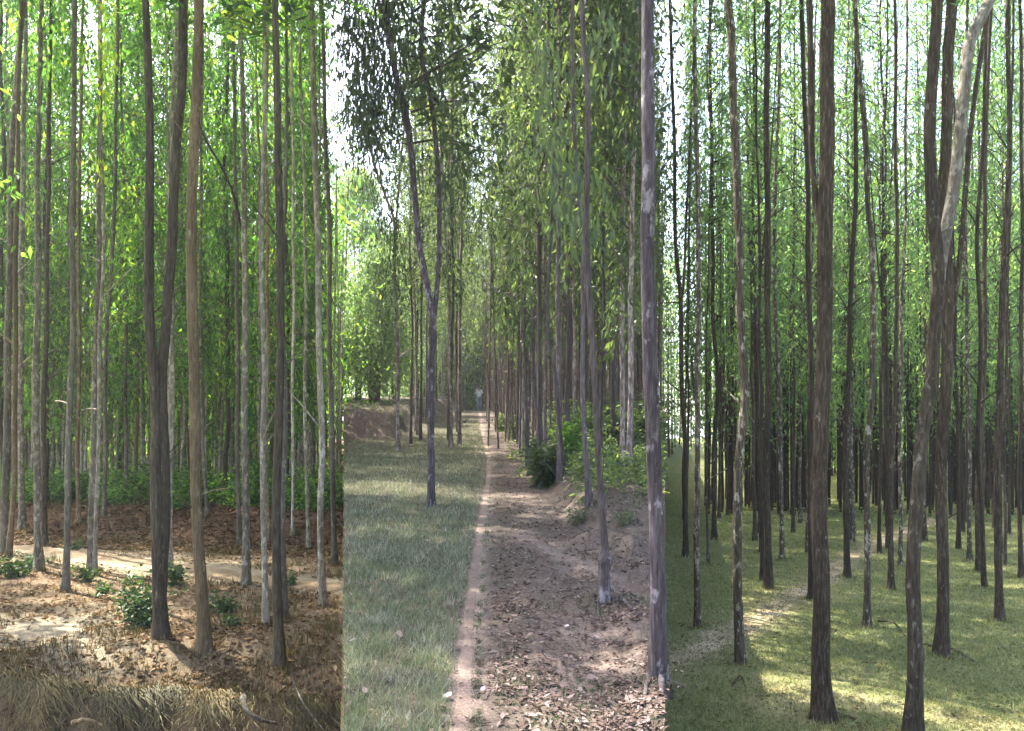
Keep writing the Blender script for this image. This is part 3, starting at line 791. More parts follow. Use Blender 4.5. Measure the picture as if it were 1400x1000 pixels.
bushy(568, 58, 9.5, 2.4, 4, 13000, 'lower pale tree just left of the forked tree, far beyond the grass')

# --- far woods closing the view
def woods(zone, p0, p1, y0, y1, ntr, nlf, mat, H, seed, bark, low=.22, tr=.09, lf=.36):
    r = np.random.default_rng(seed)
    VS, QS, nv = [], [], 0
    cl = []
    for i in range(ntr):
        y = r.uniform(y0, y1); px = r.uniform(p0, p1); x = (px - 700) / F * y
        z = G(zone, x, y); h = H * r.uniform(.7, 1.1)
        t = np.linspace(0, 1, 5)
        P = np.stack([x + t * r.normal() * .3, y + 0 * t, z + t * h], 1)
        V, Q = tube(P, tr * (1 - .7 * t), 5)
        VS.append(V); QS.append(Q + nv); nv += len(V)
        k = 22
        cl.append(np.stack([x + r.normal(size=k) * 1.0, y + r.normal(size=k), z + h * r.uniform(low, 1.02, k)], 1))
    cl = np.vstack(cl)
    pick = r.integers(0, len(cl), nlf)
    ct = r.uniform(.1, .8, len(cl))
    pts = cl[pick] + r.normal(size=(nlf, 3)) * [.5, .5, .7]
    LV, LT, lt = leaves(pts, lf, lf * .4, tint=np.clip(ct[pick] + .15 * r.normal(size=nlf), 0, 1), r=r)
    m = mesh_np('far_woodland', np.vstack(VS + [LV]), tris=LT + nv, quads=np.vstack(QS), mats=[mat, bark], tmat=0, qmat=1, tint=np.r_[np.zeros(nv), lt])
    link('far_woodland', m, kind='stuff')
woods('L', -420, 470, 38, 58, 220, 120000, LEAF['L'], 15, 1, BARK['L'], .02)
woods('M', 560, 909, 70, 95, 120, 90000, LEAF['M'], 22, 2, BARK['Mt'], .0)
woods('R', 905, 1650, 62, 85, 130, 80000, LEAF['R'], 17, 3, BARK['R'], .1)
woods('R', 960, 1600, 31, 40, 330, 80000, LEAF['R'], 17, 4, BARK['R'], .24, .060, .22)
woods('R', 1000, 1600, 41, 58, 420, 110000, LEAF['R'], 17, 6, BARK['R'], .08, .070, .28)
woods('M', 664, 905, 20, 62, 280, 26000, LEAF['M'], 14, 7, BARK['Mt'], .3, .036, .2)
woods('L', -80, 470, 26, 38, 170, 12000, LEAF['L'], 14, 9, BARK['Lp'], .3, .048, .2)
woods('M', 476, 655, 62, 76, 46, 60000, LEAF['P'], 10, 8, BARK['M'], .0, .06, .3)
woods('M', 600, 760, 60, 72, 30, 26000, LEAF['M'], 14, 5, BARK['Mt'], .0)

# ------------------------------------------------------------------ undergrowth
def shrub(zone, px, py, h, r0, n, seed, label, mat, L=.11, W=.045, name='shrub', group=None, sy=None):
    x, y, z = hit(zone, px, py) if sy is None else ((px - 700) / F * sy, sy, G(zone, (px - 700) / F * sy, sy))
    r = np.random.default_rng(seed)
    e = bpy.data.objects.new(name, None); C.objects.link(e); e.location = (x, y, z)
    e['label'] = label; e['category'] = 'shrub' if name == 'shrub' else 'plant'
    if group: e['group'] = group
    VS, QS, nv, pts = [], [], 0, []
    ns = 9
    if L <= .11: n = int(n * .6); L *= R_.uniform(.8, 1.2)
    for k in range(ns):
        a = r.uniform(0, 6.28); t = np.linspace(0, 1, 6)
        hh = h * r.uniform(.5, 1.05); rr = r0 * r.uniform(.3, 1)
        P = np.stack([np.cos(a) * rr * t ** 1.3, np.sin(a) * rr * t ** 1.3, -.03 + hh * t * (1 - .15 * t)], 1)
        V, Q = tube(P, .008 * (1 - .6 * t), 4)
        VS.append(V); QS.append(Q + nv); nv += len(V)
        q = n // ns
        s = r.uniform(.15, 1, q)
        pp = np.stack([np.interp(s, t, P[:, j]) for j in range(3)], 1) + r.normal(size=(q, 3)) * r0 * .26
        pts.append(pp)
    link('stems', mesh_np('stems', np.vstack(VS), quads=np.vstack(QS), mats=[BARK['L']]), e)
    pts = np.vstack(pts)
    V, T, t = leaves(pts, L, W, droop=.25, spread=1.0, r=r, tint=np.clip(.45 + .25 * r.normal(size=len(pts)), 0, 1))
    link('foliage', mesh_np('foliage', V, tris=T, mats=[mat], tint=t), e)
WEED = leafmat('weed_green', [(0, (.018, .042, .016)), (.5, (.045, .095, .035)), (1, (.10, .165, .055))], 1.0, .35)
shrub('L', 197, 856, .80, .46, 1500, 1, 'leafy green bush at the foot of the thick dark two-stemmed tree', WEED)
shrub('L', 240, 800, .55, .25, 500, 2, 'small green weed right of the thick dark two-stemmed tree', WEED, name='weed')
shrub('L', 306, 838, .38, .22, 350, 3, 'low green weed between the thick tan tree and the path', WEED, name='weed')
shrub('L', 18, 790, .42, .35, 700, 4, 'bright green weed clump at the far left below the path', WEED, name='weed')
shrub('L', 42, 778, .3, .3, 400, 5, 'low pale weed clump left of the close pair of grey trees', WEED, name='weed')
shrub('L', 120, 795, .35, .2, 260, 6, 'small weed between the slim pale tree and the crossing stems', WEED, name='weed')
shrub('L', 106, 752, .3, .15, 160, 7, 'small weed on the path edge behind the slim pale tree', WEED, name='weed')
shrub('L', 140, 812, .25, .2, 220, 8, 'low weed right of the crossing stems', WEED, name='weed')
shrub('L', 398, 800, .3, .18, 200, 9, 'small weed on the path edge right of the dark furrowed tree', WEED, name='weed')
shrub('L', 318, 856, .22, .15, 160, 10, 'tiny weed low right of the thick tan tree', WEED, name='weed')
for i in range(26):
    px = -60 + i * 20.5 + R_.uniform(-6, 6)
    x = (px - 700) / F * 23
    refs = [t for t in ALLTREES if t['zone'] == 'L' and t['ref']]
    shrub('L', px, 0, R_.uniform(.5, 1.3), R_.uniform(.5, 1.0), 900, 20 + i, 'green shrub along the leaf bank top, %s from the left' % (ORD[i] if i < 20 else ['twenty-first', 'twenty-second', 'twenty-third', 'twenty-fourth', 'twenty-fifth', 'twenty-sixth'][i - 20]), LEAF['L'], .13, .06, group='shrubs along the leaf bank', sy=foot(np.array([x]))[0] + 2.9 + R_.uniform(-.4, 1.6))
for i, (px, py, h, r0, n, lb) in enumerate([
    (750, 662, .85, .34, 2600, 'dark drooping bush at the bank right of the path'),
    (735, 632, .6, .3, 1300, 'dark bush behind the drooping bush by the path'),
    (690, 590, .7, .5, 1500, 'far dark weed clump where the path bends'),
    (779, 640, 1.0, .3, 900, 'yellow-green sapling behind the crooked leaning tree'),
    (712, 600, .6, .5, 1200, 'dark weeds at the foot of the straight violet-grey tree'),
    (800, 610, 1.0, .7, 1800, 'green bush left of the knobbly-footed tree, further back'),
    (838, 628, 1.0, .6, 2200, 'large green bush behind the knobbly-footed tree'),
    (868, 622, 1.2, .6, 2200, 'green bush between the thin dark tree and the near tree'),
    (815, 585, 1.3, .9, 2200, 'tall green understorey bush at mid distance'),
    (850, 585, 1.5, .9, 2400, 'tall green understorey bush under the pale slender tree'),
    (886, 600, 1.4, .8, 2200, 'green bush half hidden by the thick near tree'),
    (792, 716, .22, .16, 260, 'scrappy weeds hanging on the earth bank left of the knobbly-footed tree'),
    (858, 716, .2, .16, 220, 'scrappy weeds on the earth bank right of the knobbly-footed tree'),
    (770, 590, 1.2, .8, 1700, 'green bush behind the crooked tree at mid distance')]):
    shrub('M', px, py, h, r0, n, 80 + i, lb, LEAF['L'] if i == 3 else LEAF['M'], .06 if i in (11, 12) else (.15 if i else .2), .02 if i in (11, 12) else .05)

# ------------------------------------------------------------------ grass, litter, hanging tufts
def scatter(zone, n, p0, p1, y0, y1, keep=None, seed=0):
    r = np.random.default_rng(seed)
    y = np.exp(r.uniform(math.log(y0), math.log(y1), n)); px = r.uniform(p0, p1, n)
    x = (px - 700) / F * y
    if keep is not None:
        k = r.uniform(0, 1, n) < keep(x, y)
        x, y = x[k], y[k]
    return np.stack([x, y, ZF[zone](x, y)], 1), r
def grass(zone, P, r, h, w, name='grass', lean=.5, mat=None):
    n = len(P)
    sc = (np.maximum(P[:, 1], 4) / 8) ** .6
    H = h * r.uniform(.4, 1.3, n) * (1 + .25 * sc); W = w * sc * r.uniform(.7, 1.3, n)
    a = r.uniform(0, 6.283, n); b = r.uniform(0, 6.283, n)
    S_ = np.stack([np.cos(a), np.sin(a), 0 * a], 1) * W[:, None]
    Lx = np.stack([np.cos(b), np.sin(b), 0 * a], 1) * (H * lean * r.uniform(0, 1.4, n))[:, None]
    tip = P + Lx + np.stack([0 * a, 0 * a, H], 1)
    V = np.stack([P - S_ - [0, 0, .004], P + S_ - [0, 0, .004], tip], 1).reshape(-1, 3)
    T = np.arange(n * 3).reshape(-1, 3)
    t = np.clip(.5 + .18 * noise(P[:, 0], P[:, 1], .8, 2, 5) + .22 * noise(P[:, 0], P[:, 1], .16, 2, 9) + .27 * r.normal(size=n), 0, 1)
    link(name, mesh_np(name, V, tris=T, mats=[mat or GRASS[zone]], tint=np.repeat(t, 3)), kind='stuff')
def litter(zone, P, r, L, W, name='leaf_litter'):
    n = len(P)
    a = r.uniform(0, 6.283, n)
    D = np.stack([np.cos(a), np.sin(a), r.normal(size=n) * .22], 1)
    Sd = np.stack([-np.sin(a), np.cos(a), r.normal(size=n) * .30], 1)
    l = (L * (.45 + 1.1 * r.uniform(0, 1, n) ** 2.2))[:, None]; w = (W * r.uniform(.6, 1.3, n))[:, None]
    c = P + [0, 0, .012]
    up = np.array([0, 0, 1.0])
    V = np.stack([c - D * l * .5, c + Sd * w * .5 + up * w * .25, c + D * l * .5 + up * l * .12 * r.normal(size=(n, 1)), c - Sd * w * .5 + up * w * .25], 1).reshape(-1, 3)
    b = np.arange(n)[:, None] * 4
    T = np.concatenate([b + [[0, 1, 2]], b + [[0, 2, 3]]], 0)
    t = r.uniform(0, 1, n) ** 1.3
    link(name, mesh_np(name, V, tris=T, mats=[LITTER[zone]], tint=np.repeat(t, 4)), kind='stuff')

# middle
P, r = scatter('M', 170000, 470, 909, 3.3, 45, lambda x, y: sst(-.04, -.13, x - path_mid(y)) * (.45 + .55 * sst(-.3, .4, noise(x, y, .22, 3, 2))) * (1 - .55 * sst(-3.6, -4.1, x) * sst(27.8, 28.8, y + noise(x, y, .7, 2)) * sst(31, 30.2, y)), 1)
grass('M', P, r, .050, .0036, lean=.9)
P, r = scatter('M', 60000, 470, 909, 3.3, 20, lambda x, y: sst(.08, .2, x - path_mid(y)) * .9 * sst(.1, .8, noise(x, y, .45, 3, 6)) + .05 * (np.abs(x - path_mid(y)) > .09), 2)
grass('M', P, r, .035, .0026)
P, r = scatter('M', 42000, 470, 909, 3.3, 30, lambda x, y: .05 * (x < path_mid(y)) + sst(.06, .25, x - path_mid(y)) * (.35 + .5 * sst(-.2, .5, noise(x, y, .5, 3, 9))) * (1 - .8 * np.exp(-((y - (9.3 - 1.35 * (x - .02) / .5)) / .35) ** 2)), 3)
litter('M', P, r, .050, .020)
# ragged path edges
P, r = scatter('M', 120000, 600, 700, 3.4, 40, lambda x, y: .9 * np.exp(-((np.abs(x - path_mid(y)) - .075) / .022) ** 2) * sst(-.3, .5, noise(x, y, .12, 2, 5)), 31)
k = np.arange(len(P)) % 4 == 0
grass('M', P[~k], r, .030, .0034, lean=1.1); litter('M', P[k], r, .034, .016)
# left
P, r = scatter('L', 30000, -100, 470, 8.8, 26, lambda x, y: np.clip(.25 + .6 * sst(-.3, .5, noise(x, y, .8, 3, 1)) - .75 * np.exp(-((y - pathL_mid(x)) / .5) ** 2) - .55 * (maskL(x, y) > .8), .02, 1), 4)
litter('L', P, r, .095, .042)
P, r = scatter('L', 15000, -60, 470, 17.5, 25, lambda x, y: 1.0 * (y > foot(x) - .8), 24)
litter('L', P, r, .13, .065)
P, r = scatter('L', 42000, -100, 470, 9.0, 24, lambda x, y: np.clip(.8 * sst(.0, .7, noise(x, y, .9, 3, 13)) - .9 * np.exp(-((y - pathL_mid(x)) / .6) ** 2) - .5 * (maskL(x, y) > .8) + .5 * sst(10.6, 9.4, y), .0, 1), 5)
grass('L', P, r, .10, .005)
# right
P, r = scatter('R', 300000, 909, 1620, 7.6, 62, lambda x, y: np.clip(.95 - .92 * np.exp(-(pathR_d(x, y) / .34) ** 2) - .3 * sst(.1, .6, noise(x, y, 1.1, 3, 21)) - .5 * sst(11, 8.5, y) * sst(0, .7, noise(x, y, 1.3, 2, 17)), .03, 1), 6)
grass('R', P, r, .036, .0042, lean=.9)
P, r = scatter('R', 56000, 909, 1620, 7.6, 34, lambda x, y: .3 + .4 * np.exp(-(pathR_d(x, y) / .6) ** 2) + .5 * sst(.1, .8, noise(x, y, .9, 3, 4)), 7)
litter('R', P, r, .055, .022)

# tangled low growth
def tangle(zone, n, p0, p1, y0, y1, hmax, keep, seed, mat, L, W):
    P, r = scatter(zone, n, p0, p1, y0, y1, keep, seed)
    hh = hmax * np.clip(.5 + .7 * noise(P[:, 0], P[:, 1], .7, 3, 7), .08, 1.2)
    P[:, 2] += hh * r.uniform(0, 1, len(P)) ** .8
    V, T, t = leaves(P, L, W, droop=.25, spread=1.0, r=r, tint=np.clip(.42 + .25 * r.normal(size=len(P)), 0, 1))
    link('undergrowth', mesh_np('undergrowth', V, tris=T, mats=[mat], tint=t), kind='stuff')
tangle('M', 42000, 720, 909, 9.4, 40, .48, lambda x, y: sst(.75, 1.1, x) * sst(-.45, .25, noise(x, y, .7, 3, 7)) * sst(9.3, 12, y), 41, LEAF['M'], .10, .035)
tangle('M', 9000, 655, 909, 14, 60, .5, lambda x, y: sst(.45, .7, x - path_mid(y)) * sst(-.3, .3, noise(x, y, .6, 3, 9)), 42, LEAF['M'], .14, .04)
tangle('L', 36000, -80, 470, 20, 36, .95, lambda x, y: sst(1.9, 3.2, y - foot(x)) * sst(-.5, .2, noise(x, y, .7, 3, 7)), 43, LEAF['L'], .15, .06)
tangle('R', 9000, 960, 1480, 27, 40, .35, lambda x, y: sst(.0, .5, noise(x, y, .7, 3, 7)), 44, LEAF['R'], .14, .05)
# rougher grass, bark scraps and leaves gathered round the tree feet
for zone in 'LMR':
    pr = np.random.default_rng(60)
    A_ = []
    for t in ALLTREES:
        if t['zone'] != zone or t['y'] > 26: continue
        k = 160 if t['ref'] else 50
        a = pr.uniform(0, 6.28, k); q = .05 + np.abs(pr.normal(size=k)) * (.13 if zone != 'M' else .09)
        A_.append(np.stack([t['x'] + np.cos(a) * q, t['y'] + np.sin(a) * q], 1))
    A_ = np.vstack(A_)
    P = np.column_stack([A_, ZF[zone](A_[:, 0], A_[:, 1])])
    k = pr.uniform(0, 1, len(P)) < .6
    grass(zone, P[k], pr, .07 if zone != 'M' else .04, .004)
    litter(zone, P[~k], pr, .08 if zone != 'M' else .05, .03 if zone != 'M' else .02)

# grass hanging over the cut bank in the left foreground
r = np.random.default_rng(8)
n = 38000
x = r.uniform(-7.2, -1.75, n)
l = ledge(x)
y = l + .25 - r.uniform(0, .8, n) ** 1.2
keep = x > -.64 * y
gap = sst(-.15, .3, noise(x, y * .25, .30, 3, 11))
k = r.uniform(0, 1, n) < .12 + .88 * gap
x, y = x[k], y[k]
P = np.stack([x, y, zL(x, y)], 1)
n = len(P)
ln = r.uniform(.05, .34, n) * r.uniform(.4, 1, n)
sx = r.normal(size=n) * .5
b0 = P
mid = P + np.stack([sx * ln * .5, -.10 - .2 * ln, .35 * ln * r.uniform(-.3, 1, n)], 1)
tip = mid + np.stack([sx * ln, -.12 * ln, -ln * r.uniform(.5, 1.1, n)], 1)
wv = np.array([[1.0, .3, 0]]) * r.uniform(.0025, .006, n)[:, None]
V = np.stack([b0 - wv, b0 + wv, mid + wv, mid - wv, tip], 1).reshape(-1, 3)
bi = np.arange(n)[:, None] * 5
Tt = np.concatenate([bi + [[0, 1, 2]], bi + [[0, 2, 3]], bi + [[3, 2, 4]]], 0)
tt = np.clip(.55 + .35 * noise(P[:, 0], P[:, 2], .4, 3, 2) + .2 * r.normal(size=n), 0, 1)
link('hanging_grass', mesh_np('hanging_grass', V, tris=Tt, mats=[GRASS['L']], tint=np.repeat(tt, 5)), kind='stuff')

# exposed roots in the bank
def root_thing(pts, w, mat, label, cat='root', name='exposed_root', zone='L', ww=None):
    P = spline(np.array(pts, float), .04)
    t = np.linspace(0, 1, len(P))
    o = P[0].copy()
    V, Q = tube(P - o, w * (1 - .55 * t) * (1 + .12 * np.sin(t * 21)), 9, rough=.10, seed=int(abs(o[0]) * 100))
    ob = link(name, mesh_np(name, V, quads=Q, mats=[mat], smooth=True), None, tuple(o))
    ob['label'] = label; ob['category'] = cat
    return ob
def pp(px, py, d): return ((px - 700) / F * d, d, (HY - py) / F * d)
root_thing([pp(332, 952, 8.9), pp(338, 972, 8.62), pp(356, 984, 8.6), pp(380, 990, 8.72)], .035, BARK['L'], 'thick pale root bent along the cut bank below the dark furrowed tree')
root_thing([pp(400, 930, 8.95), pp(415, 962, 8.68), pp(436, 990, 8.6), pp(450, 1010, 8.6)], .011, BARK['L'], 'thin straight root slanting down the bank at its right end')
root_thing([pp(100, 988, 8.65), pp(118, 984, 8.55), pp(140, 992, 8.6)], .028, BARK['Lt'], 'stubby root end at the bottom of the cut bank on the left')
# roots of the knobbly-footed tree and the near tree
for (a, b, c, w, lb) in [((832, 800), (852, 822), (872, 846), .020, 'bare root running right from the knobbly foot'),
                         ((820, 818), (818, 840), (826, 862), .014, 'bare root running towards the viewer from the knobbly foot'),
                         ((836, 820), (850, 835), (848, 852), .012, 'short root under the knobbly foot')]:
    q = [hit('M', *p) for p in (a, b, c)]
    root_thing([(p[0], p[1], p[2] + .012) for p in q], w, BARK['M'], lb)
for (a, b, c, w, lb) in [((893, 905), (884, 935), (880, 968), .030, 'pale gnarled root on the left of the thick near tree'),
                         ((903, 905), (904, 950), (900, 985), .035, 'gnarled root running forward from the thick near tree')]:
    q = [hit('M', *p) for p in (a, b, c)]
    root_thing([(p[0], p[1], p[2] + .004) for p in q], w * .55, BARK['M'], lb)
for (a, b, c, w, lb) in [((1293, 890), (1310, 893), (1330, 905), .04, 'root spreading right from the thick dark root-footed tree'),
                         ((1282, 888), (1268, 884), (1256, 880), .035, 'root spreading left from the thick dark root-footed tree'),
                         ((1134, 975), (1150, 980), (1172, 985), .04, 'root spreading right from the thickest dark tree')]:
    q = [hit('R', *p) for p in (a, b, c)]
    root_thing([(p[0], p[1], p[2] + .005) for p in q], w, BARK['R'], lb)
q = [hit('R', *p) for p in ((1200, 852), (1222, 856), (1238, 872))]
root_thing([(q[0][0], q[0][1], q[0][2] + .03), (q[1][0], q[1][1], q[1][2] + .05), (q[2][0], q[2][1], q[2][2] + .01)], .016, BARK['R'], 'fallen forked twig lying in the grass beside the slim mottled tree', 'twig', 'fallen_twig')
q = [hit('R', *p) for p in ((1000, 940), (1012, 930), (1020, 944))]
root_thing([(q[0][0], q[0][1], q[0][2] + .01), (q[1][0], q[1][1], q[1][2] + .05), (q[2][0], q[2][1], q[2][2] + .01)], .012, BARK['R'], 'short dead twig in front of the lichen-mottled tree', 'twig', 'fallen_twig')

# knobbly swelling on the foot of the leaning tree, as part of it
kt = [t for t in ALLTREES if t['ref'] == 'knobbly-footed tree'][0]
kx, ky = kt['x'], kt['y']
kz = G('M', kx, ky)
sc = ky / F
P = np.array([(0, 0, -.03), (0, 0, .08), (.0, 0, .16), (.003, 0, .26), (.005, 0, .34), (.0, 0, .42)])
V, Q = tube(spline(P, .02), np.interp(spline(P, .02)[:, 2], [-.03, .1, .24, .31, .36, .42], [.062, .050, .044, .056, .040, .024]), 14, rough=.10, seed=4)
link('swollen_foot', mesh_np('swollen_foot', V, quads=Q, mats=[BARK['M']], smooth=True), kt['o'])

# big dead leaves one can pick out on the middle ground
def big_leaf_mesh(seed, tone):
    r = np.random.default_rng(seed)
    n = 8
    out = []
    for i, t in enumerate(np.linspace(0, 1, n)):
        w = .5 * math.sin(math.pi * min(1, t * .92 + .05)) ** .8 * .62 * r.uniform(.8, 1.15)
        c = .25 * (t - .4) ** 2
        out += [(t - .5, -w, c + .20 * w + r.normal() * .02), (t - .5, 0, c), (t - .5, w, c + .25 * w + r.normal() * .03)]
    Q = []
    for i in range(n - 1):
        a = i * 3
        Q += [(a, a + 1, a + 4, a + 3), (a + 1, a + 2, a + 5, a + 4)]
    return mesh_np('fallen_leaf', out, quads=Q, mats=[LITTER['M']], tint=[tone] * len(out))
BL = [big_leaf_mesh(i, t) for i, t in enumerate((1.0, .95, .85, 1.0))]
for i, (px, py, s, lb) in enumerate([
    (546, 872, .075, 'pale curled leaf on the grass midway between forked tree and viewer'),
    (482, 880, .045, 'small pale leaf at the left margin of the middle grass'),
    (557, 912, .045, 'grey leaf on the grass below the pale curled leaf'),
    (499, 950, .05, 'brown leaf low in the left corner of the middle grass'),
    (612, 957, .065, 'whitish leaf touching the left edge of the near path'),
    (848, 884, .085, 'large pale leaf left of the thick near tree'),
    (844, 940, .085, 'large grey leaf on the soil below the large pale leaf'),
    (807, 932, .065, 'upright pale leaf on the bare soil right of the path'),
    (775, 860, .05, 'white leaf on the soil beyond the upright pale leaf'),
    (749, 957, .05, 'pale leaf on the bare soil near the path'),
    (728, 985, .05, 'pale folded leaf nearest the bottom right of the path'),
    (793, 948, .045, 'small leaf beside the upright pale leaf'),
    (598, 868, .04, 'small dark-edged leaf near the left side of the path'),
    (660, 948, .045, 'pale leaf on the soil just right of the path'),
    (815, 875, .045, 'small pale leaf under the knobbly-footed tree'),
    (860, 848, .06, 'pale leaf on soil right of the knobbly foot')]):
    x, y, z = hit('M', px, py)
    o = link('fallen_leaf', BL[i % 4], None, (x, y, z + .02))
    o.rotation_euler = (R_.uniform(-.5, .5), R_.uniform(-.5, .5), R_.uniform(0, 6.28)); o.scale = (s, s, s)
    o['label'] = lb; o['category'] = 'leaf'; o['group'] = 'large dead leaves on the middle ground'

# near sprays of large hanging leaves, parts of the trees that carry them
def spray(ref, pts, n, L, W, zone, seed, depth=None, tint0=.4, spreadx=.25):
    t = [q for q in ALLTREES if q['ref'] == ref][0]
    d = depth or t['y']
    r = np.random.default_rng(seed)
    o = np.array([t['x'], t['y'], t['o'].location[2]])
    VS, TS, ts, nv = [], [], [], 0
    cl = []
    for (px, py) in pts:
        cl.append(np.array(pp(px, py, d)) + [0, r.normal() * .15, 0])
    cl = np.array(cl)
    pk = r.integers(0, len(cl), n)
    g = cl[pk] + r.normal(size=(n, 3)) * [spreadx * .5, spreadx * .6, spreadx]
    V, T, tt = leaves(g - o, L, W, droop=1.0, spread=.35, r=r, tint=np.clip(tint0 + .2 * r.normal(size=n), 0, 1))
    link('leaf_spray', mesh_np('leaf_spray', V, tris=T, mats=[LEAF[zone]], tint=tt), t['o'], kind='stuff')
spray('knobbly-footed tree', [(770, 290), (785, 255), (775, 320), (800, 270), (818, 300), (765, 240), (812, 250), (790, 225), (760, 215), (830, 290), (822, 75), (815, 100), (828, 60), (735, 60), (752, 85), (740, 120), (755, 150), (748, 190)], 300, .13, .034, 'M', 5, 6.3, .45, .14)
spray('grey tree on the earth bank', [(745, 40), (760, 100), (740, 160), (750, 220), (730, 250), (770, 60), (720, 90), (755, 270), (730, 20), (742, 190)], 220, .14, .040, 'M', 6, 7.8, .85, .26)
spray('forked tree in the grass', [(500, 60), (490, 120), (510, 30), (520, 110), (480, 60), (500, 150), (540, 30), (545, 90), (560, 20), (480, 20), (515, 160), (535, 140), (492, 175)], 2600, .16, .034, 'M', 7, None, .2, .34)
spray('forked tree in the grass', [(600, 30), (610, 70), (620, 110), (600, 130), (615, 20), (590, 60), (640, 200), (620, 190), (610, 240), (630, 260), (625, 215), (600, 270), (580, 220), (615, 300)], 600, .16, .034, 'M', 8, None, .3, .32)
spray('slim tree near the grassy bank', [(541, 350), (541, 370), (539, 395), (525, 250), (510, 215), (500, 190), (545, 200), (555, 150), (530, 300), (505, 160), (560, 90)], 1500, .2, .05, 'M', 9, None, .3, .5)
spray('thin pale crossing stem', [(152, 30), (150, 70), (145, 110), (140, 145), (139, 225), (152, 90)], 160, .16, .06, 'L', 10, None, .98, .16)
spray('slim pale splay-footed tree', [(85, 28), (95, 60), (110, 58), (90, 90), (80, 110)], 220, .16, .06, 'L', 11, None, .4, .25)

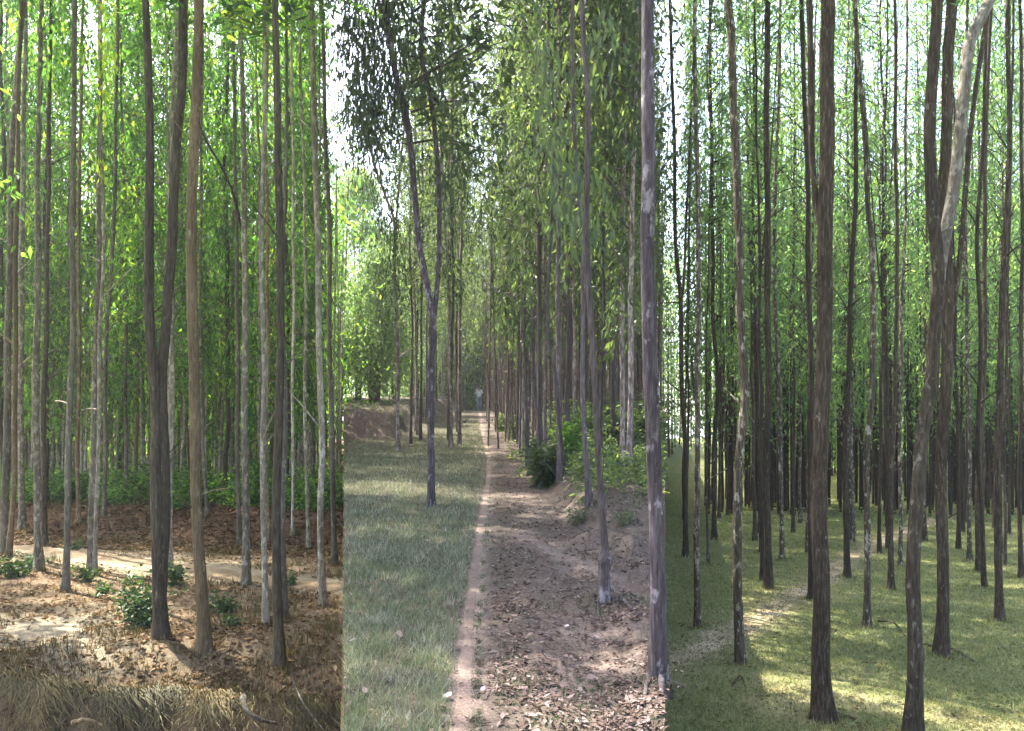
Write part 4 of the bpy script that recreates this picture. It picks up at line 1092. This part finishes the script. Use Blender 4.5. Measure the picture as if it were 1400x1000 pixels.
# ------------------------------------------------------------------ the walker far along the path
def person():
    d = 58.0
    x = (655 - 700) / F * d; z = G('M', x, d)
    J = dict(pel=(0, 0, .93), spi=(0, 0, 1.12), che=(0, .0, 1.34), nec=(0, 0, 1.50), hed=(0, -.01, 1.58), top=(0, -.01, 1.72),
             lsh=(-.18, 0, 1.42), lel=(-.24, .03, 1.16), lwr=(-.25, -.05, .92), lha=(-.25, -.07, .84),
             rsh=(.18, 0, 1.42), rel=(.24, -.02, 1.16), rwr=(.26, -.09, .93), rha=(.26, -.12, .85),
             lhi=(-.09, 0, .90), lkn=(-.10, -.10, .50), lan=(-.10, -.02, .09), lto=(-.10, -.15, .03),
             rhi=(.09, 0, .90), rkn=(.10, .02, .50), ran=(.10, .16, .12), rto=(.10, .05, .03))
    def body(name, chain, radii, mat, parent):
        ks = list(radii.keys()); idx = {k: i for i, k in enumerate(ks)}
        m = bpy.data.meshes.new(name)
        m.from_pydata([J[k] for k in ks], [(idx[a], idx[b]) for a, b in chain], [])
        o = link(name, m, parent)
        o.modifiers.new('skin', 'SKIN')
        for i, k in enumerate(ks):
            v = m.skin_vertices[0].data[i]; v.radius = radii[k]; v.use_root = (i == 0)
        s = o.modifiers.new('sub', 'SUBSURF'); s.levels = 1; s.render_levels = 1
        m.materials.append(mat)
        return o
    def flat(name, col):
        m, nt, out = newmat(name); b = N(nt, "ShaderNodeBsdfPrincipled"); b.inputs['Roughness'].default_value = .8
        tn = N(nt, "ShaderNodeTexNoise"); tn.inputs['Scale'].default_value = 9
        rp = ramp(nt, [(.3, tuple(c * .8 for c in col)), (.7, tuple(min(1, c * 1.15) for c in col))])
        nt.links.new(tn.outputs[0], rp.inputs[0]); nt.links.new(rp.outputs[0], b.inputs['Base Color']); nt.links.new(b.outputs[0], out.inputs[0]); return m
    e = bpy.data.objects.new('person', None); C.objects.link(e); e.location = (x, d, z + .01); e.scale = (1.04, 1.04, 1.06)
    e['label'] = 'person in a pale shirt and blue trousers walking far along the middle path'; e['category'] = 'person'
    skin = flat('skin', (.16, .09, .06))
    body('body', [('pel', 'spi'), ('spi', 'che'), ('che', 'nec'), ('nec', 'hed'), ('hed', 'top'), ('che', 'lsh'), ('lsh', 'lel'), ('lel', 'lwr'), ('lwr', 'lha'), ('che', 'rsh'), ('rsh', 'rel'), ('rel', 'rwr'), ('rwr', 'rha'),
          ('pel', 'lhi'), ('lhi', 'lkn'), ('lkn', 'lan'), ('lan', 'lto'), ('pel', 'rhi'), ('rhi', 'rkn'), ('rkn', 'ran'), ('ran', 'rto')],
         dict(pel=(.14, .09), spi=(.12, .08), che=(.14, .095), nec=(.055, .055), hed=(.08, .09), top=(.07, .08), lsh=(.06, .06), lel=(.042, .042), lwr=(.03, .03), lha=(.035, .02), rsh=(.06, .06), rel=(.042, .042), rwr=(.03, .03), rha=(.035, .02),
              lhi=(.085, .085), lkn=(.055, .055), lan=(.038, .038), lto=(.035, .03), rhi=(.085, .085), rkn=(.055, .055), ran=(.038, .038), rto=(.035, .03)), skin, e)
    body('shirt', [('pel', 'spi'), ('spi', 'che'), ('che', 'lsh'), ('lsh', 'lel'), ('che', 'rsh'), ('rsh', 'rel')],
         dict(pel=(.165, .12), spi=(.155, .115), che=(.165, .12), lsh=(.078, .078), lel=(.06, .06), rsh=(.078, .078), rel=(.06, .06)), flat('pale_cotton', (.62, .60, .66)), e)
    body('trousers', [('pel', 'lhi'), ('lhi', 'lkn'), ('lkn', 'lan'), ('pel', 'rhi'), ('rhi', 'rkn'), ('rkn', 'ran')],
         dict(pel=(.155, .115), lhi=(.10, .10), lkn=(.075, .075), lan=(.06, .06), rhi=(.10, .10), rkn=(.075, .075), ran=(.06, .06)), flat('blue_cloth', (.10, .19, .27)), e)
    J['hb'] = (0, .03, 1.66); J['ht'] = (0, .01, 1.76)
    body('hair', [('hb', 'ht')], dict(hb=(.095, .10), ht=(.07, .08)), flat('black_hair', (.02, .016, .014)), e)
person()

# ------------------------------------------------------------------ thin morning air
hv = [(a, b, c) for c in (-7.3, 27.0) for b in (-60, 1420) for a in (-920, 920)]
hm = mesh_np('haze', hv, quads=[(0, 2, 3, 1), (4, 5, 7, 6), (0, 1, 5, 4), (2, 6, 7, 3), (0, 4, 6, 2), (1, 3, 7, 5)])
mt, nt, out = newmat('haze')
pv = N(nt, "ShaderNodeVolumePrincipled"); pv.inputs['Density'].default_value = 0.0007
pv.inputs['Color'].default_value = (.93, .97, 1, 1); pv.inputs['Anisotropy'].default_value = 0.35
nt.links.new(pv.outputs[0], out.inputs['Volume'])
hm.materials.append(mt)
link('haze', hm, kind='stuff')
